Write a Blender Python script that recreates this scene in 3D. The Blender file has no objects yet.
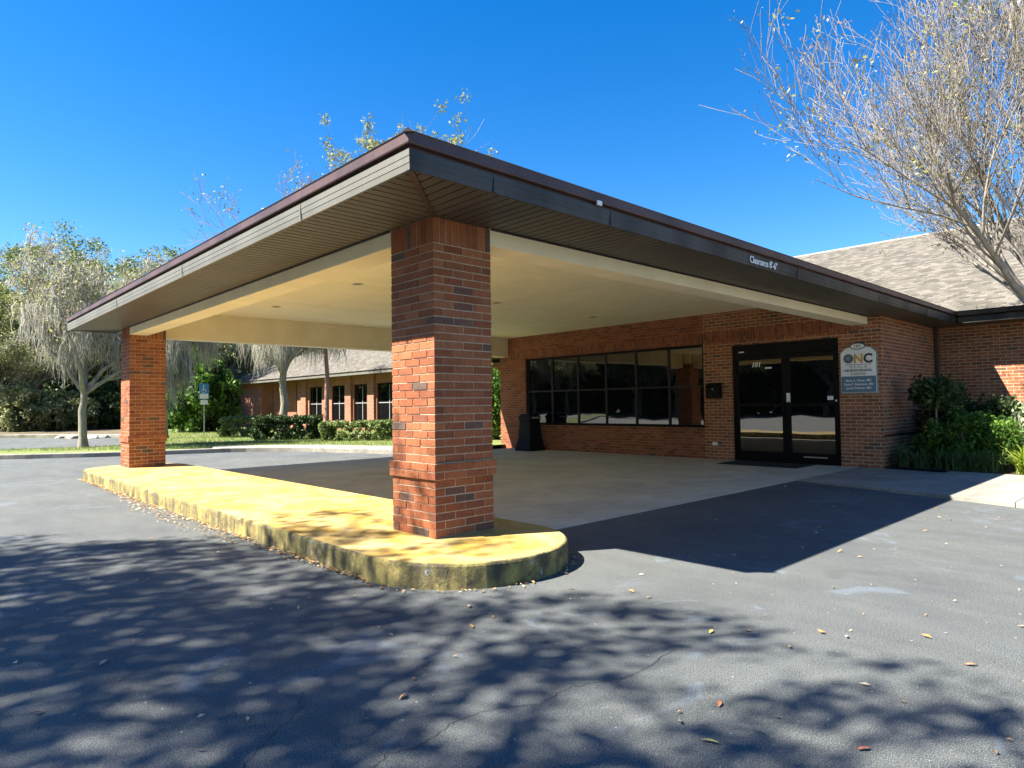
import bpy, bmesh, math, random
import numpy as np
from mathutils import Vector, Matrix

random.seed(7)
S = bpy.context.scene
COL = S.collection
R = math.radians

# ------------------------------------------------------------------ helpers
def link(o, parent=None):
    COL.objects.link(o)
    if parent is not None:
        o.parent = parent
    return o

def setp(o, label=None, cat=None, group=None, kind=None):
    if label: o['label'] = label
    if cat: o['category'] = cat
    if group: o['group'] = group
    if kind: o['kind'] = kind
    return o

def empty(name, loc=(0, 0, 0), label=None, cat=None, group=None, rz=0.0):
    o = bpy.data.objects.new(name, None)
    o.location = loc
    o.rotation_euler = (0, 0, rz)
    o.empty_display_size = 0.3
    link(o)
    return setp(o, label, cat, group)

class MB:
    """collects boxes, prisms and polygons, then links them as one mesh object"""
    def __init__(self):
        self.v = []; self.f = []; self.m = []
    def poly(self, pts, mi=0):
        n = len(self.v); self.v += [tuple(p) for p in pts]
        self.f.append(tuple(range(n, n + len(pts)))); self.m.append(mi)
    def box(self, a, b, mi=0):
        x0, y0, z0 = a; x1, y1, z1 = b
        n = len(self.v)
        self.v += [(x0,y0,z0),(x1,y0,z0),(x1,y1,z0),(x0,y1,z0),(x0,y0,z1),(x1,y0,z1),(x1,y1,z1),(x0,y1,z1)]
        for q in ((0,3,2,1),(4,5,6,7),(0,1,5,4),(1,2,6,5),(2,3,7,6),(3,0,4,7)):
            self.f.append(tuple(n + i for i in q)); self.m.append(mi)
    def prism(self, pts, z0, z1, mi=0, mtop=None):
        """closed prism of a plan outline (counter-clockwise)"""
        n = len(self.v); k = len(pts)
        self.v += [(p[0], p[1], z0) for p in pts] + [(p[0], p[1], z1) for p in pts]
        self.f.append(tuple(n + i for i in reversed(range(k)))); self.m.append(mi)
        self.f.append(tuple(n + k + i for i in range(k))); self.m.append(mi if mtop is None else mtop)
        for i in range(k):
            j = (i + 1) % k
            self.f.append((n + i, n + j, n + k + j, n + k + i)); self.m.append(mi)
    def loft(self, loops, caps=True, mi=0):
        n = len(self.v); k = len(loops[0])
        for l in loops: self.v += [tuple(p) for p in l]
        for a in range(len(loops) - 1):
            for i in range(k):
                j = (i + 1) % k
                self.f.append((n + a*k + i, n + a*k + j, n + (a+1)*k + j, n + (a+1)*k + i)); self.m.append(mi)
        if caps:
            self.f.append(tuple(n + i for i in reversed(range(k)))); self.m.append(mi)
            b = n + (len(loops) - 1) * k
            self.f.append(tuple(b + i for i in range(k))); self.m.append(mi)
    def cyl(self, c, r, h, n=20, r2=None, mi=0, axis='z'):
        r2 = r if r2 is None else r2
        lo = []; hi = []
        for i in range(n):
            a = 2*math.pi*i/n; ca, sa = math.cos(a), math.sin(a)
            if axis == 'z':
                lo.append((c[0]+r*ca, c[1]+r*sa, c[2])); hi.append((c[0]+r2*ca, c[1]+r2*sa, c[2]+h))
            elif axis == 'x':
                lo.append((c[0], c[1]+r*ca, c[2]+r*sa)); hi.append((c[0]+h, c[1]+r2*ca, c[2]+r2*sa))
            else:
                lo.append((c[0]+r*sa, c[1], c[2]+r*ca)); hi.append((c[0]+r2*sa, c[1]+h, c[2]+r2*ca))
        self.loft([lo, hi], mi=mi)
    def build(self, name, mats, parent=None, bevel=0, smooth=False, fix=True):
        me = bpy.data.meshes.new(name)
        me.from_pydata(self.v, [], self.f)
        if not isinstance(mats, (list, tuple)): mats = [mats]
        for m in mats: me.materials.append(m)
        me.polygons.foreach_set('material_index', self.m)
        if fix:
            bm = bmesh.new(); bm.from_mesh(me)
            bmesh.ops.recalc_face_normals(bm, faces=bm.faces)
            bm.to_mesh(me); bm.free()
        if smooth:
            me.polygons.foreach_set('use_smooth', [True]*len(me.polygons))
        me.update()
        o = bpy.data.objects.new(name, me)
        link(o, parent)
        if bevel:
            b = o.modifiers.new('bevel', 'BEVEL'); b.width = bevel; b.segments = 2
            b.limit_method = 'ANGLE'; b.angle_limit = R(40)
        return o

def np_mesh(name, V, F, mats, parent=None, smooth=False, mi=None):
    """V (n,3) F (m,k) arrays"""
    V = np.asarray(V, np.float32); F = np.asarray(F, np.int32)
    me = bpy.data.meshes.new(name)
    me.vertices.add(len(V)); me.vertices.foreach_set('co', V.ravel())
    k = F.shape[1]
    me.loops.add(F.size); me.loops.foreach_set('vertex_index', F.ravel())
    me.polygons.add(len(F))
    me.polygons.foreach_set('loop_start', np.arange(0, F.size, k, dtype=np.int32))
    me.polygons.foreach_set('loop_total', np.full(len(F), k, dtype=np.int32))
    if not isinstance(mats, (list, tuple)): mats = [mats]
    for m in mats: me.materials.append(m)
    if mi is not None: me.polygons.foreach_set('material_index', np.asarray(mi, np.int32))
    if smooth: me.polygons.foreach_set('use_smooth', np.ones(len(F), bool))
    me.update(calc_edges=True); me.validate()
    o = bpy.data.objects.new(name, me)
    return link(o, parent)

# ------------------------------------------------------------------ materials
def nmat(name):
    m = bpy.data.materials.new(name); m.use_nodes = True
    nt = m.node_tree; nt.nodes.clear()
    out = nt.nodes.new('ShaderNodeOutputMaterial')
    b = nt.nodes.new('ShaderNodeBsdfPrincipled')
    nt.links.new(b.outputs[0], out.inputs[0])
    return m, nt, b

def N(nt, t, **kw):
    n = nt.nodes.new(t)
    for k, v in kw.items():
        if hasattr(n, k): setattr(n, k, v)
        else: n.inputs[k].default_value = v
    return n

def ramp(nt, fac, stops, interp='LINEAR'):
    r = nt.nodes.new('ShaderNodeValToRGB'); r.color_ramp.interpolation = interp
    e = r.color_ramp.elements
    while len(e) < len(stops): e.new(0.5)
    for i, (p, c) in enumerate(stops):
        e[i].position = p; e[i].color = (c[0], c[1], c[2], 1) if not isinstance(c, float) else (c, c, c, 1)
    nt.links.new(fac, r.inputs[0])
    return r.outputs[0]

def noise(nt, scale, detail=4, rough=.55, vec=None, dist=0):
    n = N(nt, 'ShaderNodeTexNoise', Scale=scale, Detail=detail, Roughness=rough, Distortion=dist)
    if vec is not None: nt.links.new(vec, n.inputs['Vector'])
    return n.outputs[0]

def mix(nt, a, b, fac, mode='MIX'):
    m = nt.nodes.new('ShaderNodeMix'); m.data_type = 'RGBA'; m.blend_type = mode
    for sock, val in ((m.inputs[6], a), (m.inputs[7], b), (m.inputs[0], fac)):
        if hasattr(val, 'is_linked') or hasattr(val, 'node'): nt.links.new(val, sock)
        elif isinstance(val, (int, float)) : sock.default_value = val
        else: sock.default_value = (*val, 1)
    return m.outputs[2]

def wpos(nt, scale=(1, 1, 1)):
    g = nt.nodes.new('ShaderNodeNewGeometry')
    m = nt.nodes.new('ShaderNodeMapping'); m.inputs['Scale'].default_value = scale
    nt.links.new(g.outputs['Position'], m.inputs[0])
    return m.outputs[0]

def bump(nt, b, h, strength=.3, dist=.01):
    n = nt.nodes.new('ShaderNodeBump'); n.inputs['Strength'].default_value = strength
    n.inputs['Distance'].default_value = dist
    nt.links.new(h, n.inputs['Height']); nt.links.new(n.outputs[0], b.inputs['Normal'])
    return n

def simple(name, c, rough=.6, var=.15, scale=3, metallic=0, bmp=0, spec=.5, stretch=(1,1,1), fine=None):
    m, nt, b = nmat(name)
    v = wpos(nt, stretch)
    f = noise(nt, scale, 5, .6, v)
    lo = tuple(x*(1-var) for x in c); hi = tuple(min(1, x*(1+var)) for x in c)
    col = ramp(nt, f, [(.3, lo), (.7, hi)])
    nt.links.new(col, b.inputs['Base Color'])
    b.inputs['Roughness'].default_value = rough; b.inputs['Metallic'].default_value = metallic
    b.inputs['Specular IOR Level'].default_value = spec
    if bmp: bump(nt, b, noise(nt, fine or scale*8, 4, .6, v), bmp, .01)
    return m

def brick_wall_mat(name, ramp_stops, mortar, bw=.203, rh=.0677, ms=.0055, swap=False, bmp=.5, stain=True):
    m, nt, b = nmat(name)
    g = nt.nodes.new('ShaderNodeNewGeometry')
    sp = nt.nodes.new('ShaderNodeSeparateXYZ'); nt.links.new(g.outputs['Position'], sp.inputs[0])
    sn = nt.nodes.new('ShaderNodeSeparateXYZ'); nt.links.new(g.outputs['True Normal'], sn.inputs[0])
    ab = N(nt, 'ShaderNodeMath', operation='ABSOLUTE'); nt.links.new(sn.outputs[0], ab.inputs[0])
    gt = N(nt, 'ShaderNodeMath', operation='GREATER_THAN'); nt.links.new(ab.outputs[0], gt.inputs[0]); gt.inputs[1].default_value = .5
    mx = nt.nodes.new('ShaderNodeMix'); mx.data_type = 'FLOAT'
    nt.links.new(gt.outputs[0], mx.inputs[0]); nt.links.new(sp.outputs[0], mx.inputs[2]); nt.links.new(sp.outputs[1], mx.inputs[3])
    cb = nt.nodes.new('ShaderNodeCombineXYZ')
    if swap:
        nt.links.new(sp.outputs[2], cb.inputs[0]); nt.links.new(mx.outputs[0], cb.inputs[1])
    else:
        nt.links.new(mx.outputs[0], cb.inputs[0]); nt.links.new(sp.outputs[2], cb.inputs[1])
    # slight waviness of the joints
    def brick(c1, c2, mo):
        t = nt.nodes.new('ShaderNodeTexBrick')
        t.inputs['Scale'].default_value = 1; t.inputs['Brick Width'].default_value = bw
        t.inputs['Row Height'].default_value = rh; t.inputs['Mortar Size'].default_value = ms
        t.inputs['Mortar Smooth'].default_value = .2
        t.inputs['Color1'].default_value = (*c1, 1); t.inputs['Color2'].default_value = (*c2, 1); t.inputs['Mortar'].default_value = (*mo, 1)
        nt.links.new(cb.outputs[0], t.inputs['Vector']); return t
    t = brick((0,0,0), (1,1,1), (.5,.5,.5))
    tone = ramp(nt, t.outputs[0], ramp_stops, 'LINEAR')
    v = wpos(nt)
    tone = mix(nt, tone, ramp(nt, noise(nt, 45, 4, .7, v), [(.3, .62), (.7, 1.0)]), .7, 'MULTIPLY')
    mort = mix(nt, mortar, ramp(nt, noise(nt, 6, 3, .6, v), [(.3, .75), (.7, 1.0)]), .6, 'MULTIPLY')
    col = mix(nt, tone, mort, t.outputs[1])
    if stain:
        col = mix(nt, col, ramp(nt, noise(nt, .9, 5, .6, v), [(.35, .72), (.65, 1.0)]), .8, 'MULTIPLY')
    nt.links.new(col, b.inputs['Base Color']); b.inputs['Roughness'].default_value = .85
    b.inputs['Specular IOR Level'].default_value = .25
    inv = N(nt, 'ShaderNodeMath', operation='SUBTRACT'); inv.inputs[0].default_value = 1; nt.links.new(t.outputs[1], inv.inputs[1])
    bump(nt, b, inv.outputs[0], bmp, .006)
    m['bricktree'] = 1
    return m

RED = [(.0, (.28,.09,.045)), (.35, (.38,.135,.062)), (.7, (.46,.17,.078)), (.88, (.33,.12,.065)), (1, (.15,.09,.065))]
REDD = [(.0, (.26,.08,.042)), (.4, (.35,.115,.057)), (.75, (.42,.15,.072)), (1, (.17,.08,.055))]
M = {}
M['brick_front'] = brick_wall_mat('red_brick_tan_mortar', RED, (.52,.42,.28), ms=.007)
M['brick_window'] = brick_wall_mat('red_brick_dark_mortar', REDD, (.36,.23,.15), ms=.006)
M['brick_soldier'] = brick_wall_mat('soldier_course_brick', REDD, (.30,.2,.13), swap=True)
M['brick_far'] = brick_wall_mat('far_brick', [(0,(.34,.13,.08)), (1,(.48,.2,.13))], (.45,.3,.22), ms=.007)

def pier_brick_mat():
    m, nt, b = nmat('pier_brick')
    g = nt.nodes.new('ShaderNodeNewGeometry')
    tone = ramp(nt, g.outputs['Random Per Island'],
        [(0, (.27,.085,.036)), (.22, (.44,.150,.060)), (.42, (.34,.105,.045)), (.62, (.48,.175,.072)), (.90, (.30,.095,.042)), (.93, (.20,.10,.07)), (.97, (.13,.095,.075)), (1, (.25,.12,.08))])
    v = wpos(nt)
    tone = mix(nt, tone, ramp(nt, noise(nt, 60, 5, .7, v), [(.34, .45), (.62, 1.05)]), .85, 'MULTIPLY')
    tone = mix(nt, tone, ramp(nt, noise(nt, 9, 4, .6, v), [(.35, .65), (.6, 1.0)]), .5, 'MULTIPLY')
    col = mix(nt, tone, (.50,.40,.32), ramp(nt, noise(nt, 22, 5, .75, v), [(.62, 0.0), (.78, .45)]))
    nt.links.new(col, b.inputs['Base Color']); b.inputs['Roughness'].default_value = .8
    b.inputs['Specular IOR Level'].default_value = .3
    bump(nt, b, noise(nt, 70, 6, .75, v), .9, .008)
    return m
M['pier'] = pier_brick_mat()
M['mortar'] = simple('mortar', (.52,.42,.29), .95, .2, 30, bmp=.5)

def asphalt():
    m, nt, b = nmat('sealed_asphalt')
    v = wpos(nt)
    fine = noise(nt, 210, 2, .6, v); mid = noise(nt, 75, 3, .7, v)
    c = ramp(nt, fine, [(.36, (.036,.039,.039)), (.50, (.092,.099,.097)), (.66, (.235,.246,.237))])
    c = mix(nt, c, ramp(nt, mid, [(.36, .72), (.62, 1.12)]), .9, 'MULTIPLY')
    c = mix(nt, c, ramp(nt, noise(nt, .5, 6, .65, v, .6), [(.32, (.78,.80,.84)), (.66, (1.10,1.10,1.07))]), .9, 'MULTIPLY')
    c = mix(nt, c, ramp(nt, noise(nt, 3.0, 6, .7, wpos(nt, (1,.35,1))), [(.35, .80), (.65, 1.08)]), .85, 'MULTIPLY')
    # bluish worn scuffs, oil spots and pale dusty specks
    c = mix(nt, c, (.17,.22,.28), ramp(nt, noise(nt, 1.0, 4, .6, v, 1.6), [(.60, 0.0), (.65, .30), (.70, 0.0)]))
    c = mix(nt, c, (.05,.05,.052), ramp(nt, noise(nt, 1.7, 2, .5, v), [(.70, 0.0), (.78, .5)]))
    c = mix(nt, c, (.55,.54,.50), ramp(nt, noise(nt, 33, 2, .5, v), [(.735, 0.0), (.76, .7)]))
    nt.links.new(c, b.inputs['Base Color']); b.inputs['Roughness'].default_value = .75
    b.inputs['Specular IOR Level'].default_value = .35
    h = mix(nt, fine, mid, .5)
    bump(nt, b, h, .9, .006)
    return m
M['asphalt'] = asphalt()

def concrete(name, c, dark=.65, sc=1.0):
    m, nt, b = nmat(name)
    v = wpos(nt)
    col = ramp(nt, noise(nt, 1.1*sc, 6, .65, v, .5), [(.3, tuple(x*dark for x in c)), (.65, c)])
    col = mix(nt, col, ramp(nt, noise(nt, 5*sc, 5, .7, wpos(nt, (.5,1.6,1))), [(.35, .78), (.62, 1.0)]), .7, 'MULTIPLY')
    col = mix(nt, col, ramp(nt, noise(nt, 120, 3, .7, v), [(.35, .82), (.65, 1.05)]), .8, 'MULTIPLY')
    nt.links.new(col, b.inputs['Base Color']); b.inputs['Roughness'].default_value = .85
    b.inputs['Specular IOR Level'].default_value = .3
    bump(nt, b, noise(nt, 150, 4, .7, v), .3, .003)
    return m
M['drive'] = concrete('driveway_concrete', (.61,.60,.49), .72)
M['walk'] = concrete('sidewalk_concrete', (.34,.325,.275), .6)
M['kerb'] = concrete('kerb_concrete', (.42,.39,.33), .45, 2)

def yellow_top():
    m, nt, b = nmat('worn_yellow_paint')
    v = wpos(nt)
    c = ramp(nt, noise(nt, .9, 5, .6, wpos(nt, (1,.5,1)), .4), [(.3, (.37,.225,.038)), (.7, (.48,.32,.078))])
    c = mix(nt, c, (.53,.41,.20), ramp(nt, noise(nt, 2.2, 6, .7, v, .8), [(.42, 0.0), (.66, .8)]))
    c = mix(nt, c, (.50,.40,.2), ramp(nt, noise(nt, 14, 6, .75, v), [(.62, 0.0), (.74, .6)]))
    c = mix(nt, c, (.25,.22,.16), ramp(nt, noise(nt, 45, 3, .6, v), [(.74, 0.0), (.78, .6)]))
    nt.links.new(c, b.inputs['Base Color']); b.inputs['Roughness'].default_value = .75
    b.inputs['Specular IOR Level'].default_value = .3
    bump(nt, b, noise(nt, 100, 4, .7, v), .25, .003)
    return m
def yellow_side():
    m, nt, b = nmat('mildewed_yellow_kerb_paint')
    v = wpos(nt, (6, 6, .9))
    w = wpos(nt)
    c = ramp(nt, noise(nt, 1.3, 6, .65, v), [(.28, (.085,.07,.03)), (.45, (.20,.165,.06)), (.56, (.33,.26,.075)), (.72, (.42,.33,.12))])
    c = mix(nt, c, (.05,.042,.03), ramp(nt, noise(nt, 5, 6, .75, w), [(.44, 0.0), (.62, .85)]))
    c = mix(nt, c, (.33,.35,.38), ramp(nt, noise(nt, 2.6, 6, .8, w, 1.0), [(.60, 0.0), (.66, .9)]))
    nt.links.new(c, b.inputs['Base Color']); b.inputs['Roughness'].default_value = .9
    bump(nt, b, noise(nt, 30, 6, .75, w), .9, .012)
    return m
M['ytop'] = yellow_top(); M['yside'] = yellow_side()

def streaked(name, c, dark, rough=.5, amount=.6, sc=1.0):
    """painted metal with vertical weather streaks"""
    m, nt, b = nmat(name)
    c1 = ramp(nt, noise(nt, 1.0*sc, 5, .6, wpos(nt, (2.5, 2.5, .5))), [(.38, dark), (.60, c)])
    c1 = mix(nt, c, c1, amount)
    c1 = mix(nt, c1, ramp(nt, noise(nt, 30, 4, .7, wpos(nt)), [(.3, .85), (.7, 1.05)]), .6, 'MULTIPLY')
    nt.links.new(c1, b.inputs['Base Color']); b.inputs['Roughness'].default_value = rough
    b.inputs['Specular IOR Level'].default_value = .4
    return m
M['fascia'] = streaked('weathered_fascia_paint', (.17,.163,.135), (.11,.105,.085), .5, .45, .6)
M['fascia_dark'] = streaked('shaded_mildewed_fascia_paint', (.065,.062,.054), (.016,.015,.014), .5, 1.0, .55)  # mildew patches, plus the right side's shade put into a darker base colour
M['drip'] = streaked('brown_drip_metal', (.11,.062,.053), (.05,.032,.029), .45, .7)
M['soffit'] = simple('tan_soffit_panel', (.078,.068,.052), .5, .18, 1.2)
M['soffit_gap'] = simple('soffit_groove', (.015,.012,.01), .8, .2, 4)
M['trim'] = simple('brown_trim', (.055,.03,.026), .5, .2, 6)
M['cream'] = simple('cream_stucco', (.93,.85,.60), .85, .05, 1.5, bmp=.25, fine=120)
M['beam_side'] = simple('cream_beam_paint', (.80,.73,.53), .7, .08, 2, bmp=.15, fine=80)
M['black'] = simple('black_metal', (.004,.004,.005), .5, .2, 8, spec=.15)
M['blackp'] = simple('black_plastic', (.006,.006,.006), .6, .2, 6, spec=.2)
M['mat'] = simple('black_rubber', (.02,.02,.02), .9, .3, 40, bmp=.6)
M['white'] = simple('white_paint', (.8,.8,.78), .5, .05, 4)
M['offwhite'] = simple('cream_sign_paint', (.86,.85,.80), .45, .05, 6)
M['bluegrey'] = simple('blue_grey_sign_paint', (.10,.19,.26), .45, .06, 6)
M['darknavy'] = simple('dark_navy_paint', (.03,.035,.05), .45, .1, 6)
M['gold'] = simple('gold_paint', (.62,.36,.08), .4, .1, 20)
M['signblue'] = simple('blue_sign_face', (.04,.22,.52), .4, .05, 6)
M['galv'] = simple('galvanised_steel', (.42,.43,.43), .45, .15, 10, metallic=.7)
M['grey'] = simple('grey_paint', (.3,.3,.29), .5, .1, 5)

def glass(name, tint, ior=1.75):
    m, nt, b = nmat(name)
    b.inputs['Base Color'].default_value = (*tint, 1)
    b.inputs['Roughness'].default_value = .015
    b.inputs['IOR'].default_value = ior
    v = wpos(nt)
    bump(nt, b, noise(nt, .9, 2, .5, v), .12, .02)
    return m
M['glass'] = glass('tinted_glass', (.006,.006,.007), 1.9)

def shingle():
    m, nt, b = nmat('asphalt_shingles')
    t = nt.nodes.new('ShaderNodeTexBrick')
    sp = nt.nodes.new('ShaderNodeSeparateXYZ'); g = nt.nodes.new('ShaderNodeNewGeometry'); nt.links.new(g.outputs['Position'], sp.inputs[0])
    cb = nt.nodes.new('ShaderNodeCombineXYZ'); 
    nt.links.new(sp.outputs[1], cb.inputs[0]); nt.links.new(sp.outputs[2], cb.inputs[1])
    nt.links.new(cb.outputs[0], t.inputs['Vector'])
    for k, v in (('Scale', 1), ('Brick Width', .17), ('Row Height', .055), ('Mortar Size', .004), ('Mortar Smooth', .6)): t.inputs[k].default_value = v
    t.inputs['Color1'].default_value = (0,0,0,1); t.inputs['Color2'].default_value = (1,1,1,1); t.inputs['Mortar'].default_value = (.2,.2,.2,1)
    c = ramp(nt, t.outputs[0], [(0, (.085,.078,.066)), (.5, (.13,.119,.097)), (1, (.185,.167,.136))])
    v = wpos(nt)
    c = mix(nt, c, ramp(nt, noise(nt, 1.2, 5, .65, wpos(nt, (.6,1,2))), [(.35, .75), (.65, 1.0)]), .8, 'MULTIPLY')
    c = mix(nt, c, (.09,.08,.07), t.outputs[1])
    nt.links.new(c, b.inputs['Base Color']); b.inputs['Roughness'].default_value = .95
    b.inputs['Specular IOR Level'].default_value = .15
    bump(nt, b, t.outputs[0], .6, .01)
    return m
M['shingle'] = shingle()

def leafmat(name, stops, transl=.35, rough=.55):
    m, nt, b = nmat(name)
    g = nt.nodes.new('ShaderNodeNewGeometry')
    c = ramp(nt, g.outputs['Random Per Island'], stops)
    nt.links.new(c, b.inputs['Base Color']); b.inputs['Roughness'].default_value = rough
    b.inputs['Specular IOR Level'].default_value = .3
    tr = nt.nodes.new('ShaderNodeBsdfTranslucent'); nt.links.new(c, tr.inputs[0])
    ms = nt.nodes.new('ShaderNodeMixShader'); ms.inputs[0].default_value = transl
    nt.links.new(b.outputs[0], ms.inputs[1]); nt.links.new(tr.outputs[0], ms.inputs[2])
    out = [n for n in nt.nodes if n.type == 'OUTPUT_MATERIAL'][0]
    nt.links.new(ms.outputs[0], out.inputs[0])
    return m
M['oak_leaf'] = leafmat('oak_leaves', [(0,(.05,.085,.022)), (.5,(.12,.18,.045)), (.85,(.24,.27,.06)), (1,(.42,.36,.07))])
M['pale_leaf'] = leafmat('pale_green_leaves', [(0,(.12,.14,.06)), (.5,(.24,.27,.11)), (1,(.42,.38,.13))])
M['dark_leaf'] = leafmat('dark_shrub_leaves', [(0,(.018,.038,.012)), (.6,(.04,.075,.02)), (1,(.10,.14,.04))], .25)
M['bush_leaf'] = leafmat('bright_bush_leaves', [(0,(.03,.08,.01)), (.6,(.08,.17,.02)), (1,(.18,.28,.04))], .35)
M['olive_leaf'] = leafmat('olive_bush_leaves', [(0,(.10,.12,.05)), (.6,(.24,.27,.11)), (1,(.45,.45,.22))], .3)
M['hedge_leaf'] = leafmat('hedge_leaves', [(0,(.08,.12,.03)), (.6,(.18,.24,.07)), (1,(.34,.38,.14))], .3)
M['lime_leaf'] = leafmat('lime_blades', [(0,(.16,.26,.02)), (.6,(.34,.46,.04)), (1,(.62,.68,.18))], .4)
M['liriope'] = leafmat('dark_green_blades', [(0,(.05,.09,.025)), (1,(.18,.26,.09))], .3)
M['varieg'] = leafmat('cream_variegated_leaves', [(0,(.16,.24,.10)), (.5,(.42,.48,.28)), (1,(.75,.76,.58))], .3)
M['moss'] = leafmat('spanish_moss', [(0,(.27,.26,.21)), (.5,(.43,.41,.34)), (1,(.60,.57,.48))], .35, .9)
M['dryleaf'] = leafmat('dry_leaves', [(0,(.25,.12,.04)), (.5,(.50,.30,.12)), (.8,(.62,.48,.26)), (1,(.72,.62,.42))], .2)
M['seed'] = leafmat('dried_seed_pods', [(0,(.16,.10,.06)), (.7,(.30,.22,.13)), (1,(.28,.30,.10))], .2)
M['grass_blade'] = leafmat('grass_blades', [(0,(.10,.16,.03)), (.6,(.20,.27,.06)), (1,(.38,.36,.14))], .35)

def bark(name, c, var=.4, sc=6):
    m, nt, b = nmat(name)
    v = wpos(nt, (1, 1, .35))
    col = ramp(nt, noise(nt, sc, 6, .7, v), [(.3, tuple(x*(1-var) for x in c)), (.7, tuple(x*(1+var*.6) for x in c))])
    nt.links.new(col, b.inputs['Base Color']); b.inputs['Roughness'].default_value = .9
    b.inputs['Specular IOR Level'].default_value = .2
    bump(nt, b, noise(nt, sc*5, 5, .7, v), .7, .02)
    return m
M['bark_pale'] = bark('pale_grey_bark', (.31,.275,.22), .4, 9)
M['bark_grey'] = bark('grey_mossy_bark', (.30,.27,.21), .5, 8)
M['bark_dark'] = bark('dark_bark', (.06,.05,.04))
M['bark_red'] = bark('smooth_reddish_bark', (.38,.22,.17), .2)

def grass_mat():
    m, nt, b = nmat('patchy_lawn')
    v = wpos(nt)
    c = ramp(nt, noise(nt, .8, 6, .65, v), [(.3, (.16,.16,.06)), (.5, (.15,.21,.04)), (.7, (.24,.28,.07))])
    c = mix(nt, c, (.30,.24,.14), ramp(nt, noise(nt, .5, 6, .7, v, .7), [(.52, 0.0), (.66, .8)]))
    c = mix(nt, c, ramp(nt, noise(nt, 40, 4, .7, v), [(.3, .6), (.7, 1.05)]), .8, 'MULTIPLY')
    nt.links.new(c, b.inputs['Base Color']); b.inputs['Roughness'].default_value = .95
    bump(nt, b, noise(nt, 60, 4, .7, v), .8, .03)
    return m
M['grass'] = grass_mat()
M['mulch'] = simple('dark_mulch', (.055,.035,.022), .95, .5, 40, bmp=.9)
M['soil'] = simple('leaf_litter_soil', (.11,.085,.05), .95, .45, 2.5, bmp=.7)
M['stone'] = simple('pale_stone', (.30,.285,.25), .9, .3, 12, bmp=.6)

# ------------------------------------------------------------------ camera, light, sky
d = Vector((0.68516793, 0.72767261, 0.03220998)); rr = Vector((0.72828169, -0.68514571, -0.01345826)); uu = rr.cross(d)
cam = bpy.data.cameras.new('camera'); co = bpy.data.objects.new('camera', cam); link(co)
mt = Matrix.Identity(4)
for i in range(3):
    mt[i][0] = rr[i]; mt[i][1] = uu[i]; mt[i][2] = -d[i]
mt[2][3] = 1.25
co.matrix_world = mt
cam.sensor_width = 36; cam.lens = 656.86/1024*36; cam.clip_end = 2000; cam.clip_start = .05
S.camera = co

sunv = Vector((-2.27, 1.28, 3.03)).normalized()
sl = bpy.data.lights.new('sun', 'SUN'); sl.energy = 5.0; sl.angle = R(.53); sl.color = (1.0, .94, .84)
so = bpy.data.objects.new('sun', sl); link(so)
so.rotation_euler = sunv.to_track_quat('Z', 'Y').to_euler(); so.location = (-20, 12, 30)

w = bpy.data.worlds.new('World'); S.world = w; w.use_nodes = True
nt = w.node_tree; bg = nt.nodes['Background']
sky = nt.nodes.new('ShaderNodeTexSky'); sky.sky_type = 'NISHITA'; sky.sun_disc = False
sky.sun_elevation = math.asin(sunv.z); sky.sun_rotation = math.atan2(sunv.x, sunv.y)
sky.air_density = 1.0; sky.dust_density = .15; sky.ozone_density = 3.0; sky.altitude = 0
hs = nt.nodes.new('ShaderNodeHueSaturation'); hs.inputs['Saturation'].default_value = 1.42; hs.inputs['Hue'].default_value = .506
nt.links.new(sky.outputs[0], hs.inputs['Color']); nt.links.new(hs.outputs[0], bg.inputs[0])
bg.inputs[1].default_value = .06
S.view_settings.view_transform = 'Standard'; S.view_settings.look = 'None'; S.view_settings.gamma = 1
S.view_settings.exposure = 2.03
S.view_settings.use_curve_mapping = False
S.cycles.max_bounces = 12; S.cycles.diffuse_bounces = 10; S.cycles.glossy_bounces = 3
S.cycles.transparent_max_bounces = 4; S.cycles.caustics_reflective = False; S.cycles.caustics_refractive = False
S.cycles.use_denoising = True

# ------------------------------------------------------------------ ground and paving
def sheet(name, pts, z, mat, kind='structure'):
    mb = MB(); mb.poly([(p[0], p[1], z) for p in pts]); o = mb.build(name, mat, fix=False)
    if o.data.polygons[0].normal.z < 0: o.data.flip_normals()
    return setp(o, kind=kind)
sheet('ground', [(-400,-400),(400,-400),(400,400),(-400,400)], -.03, M['soil'])
# kerb line at the far side of the lot
KL = [(-40,47),(-16,34.5),(-6,28.0),(-1,24.4),(2.06,21.92),(3.05,21.25),(4.08,20.61),(5.56,19.97),(7.09,19.44),(8.0,18.6),(8.6,17.7),(9.04,16.5),(9.45,15.4),(9.7,14.7),(10.2,14.25),(11.0,14.05)]
lot = [(-34,-30),(30,-30),(30,4),(13.5,4.3),(13.3,14.05)] + [(x, y) for x, y in reversed(KL)] + [(-40,47),(-40,-30)]
lot = [(-60,-45),(40,-45),(40,1),(13.0,4.3),(13.0,14.05)] + list(reversed(KL)) + [(-60,60)]
sheet('asphalt_lot', lot, 0, M['asphalt'])

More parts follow.
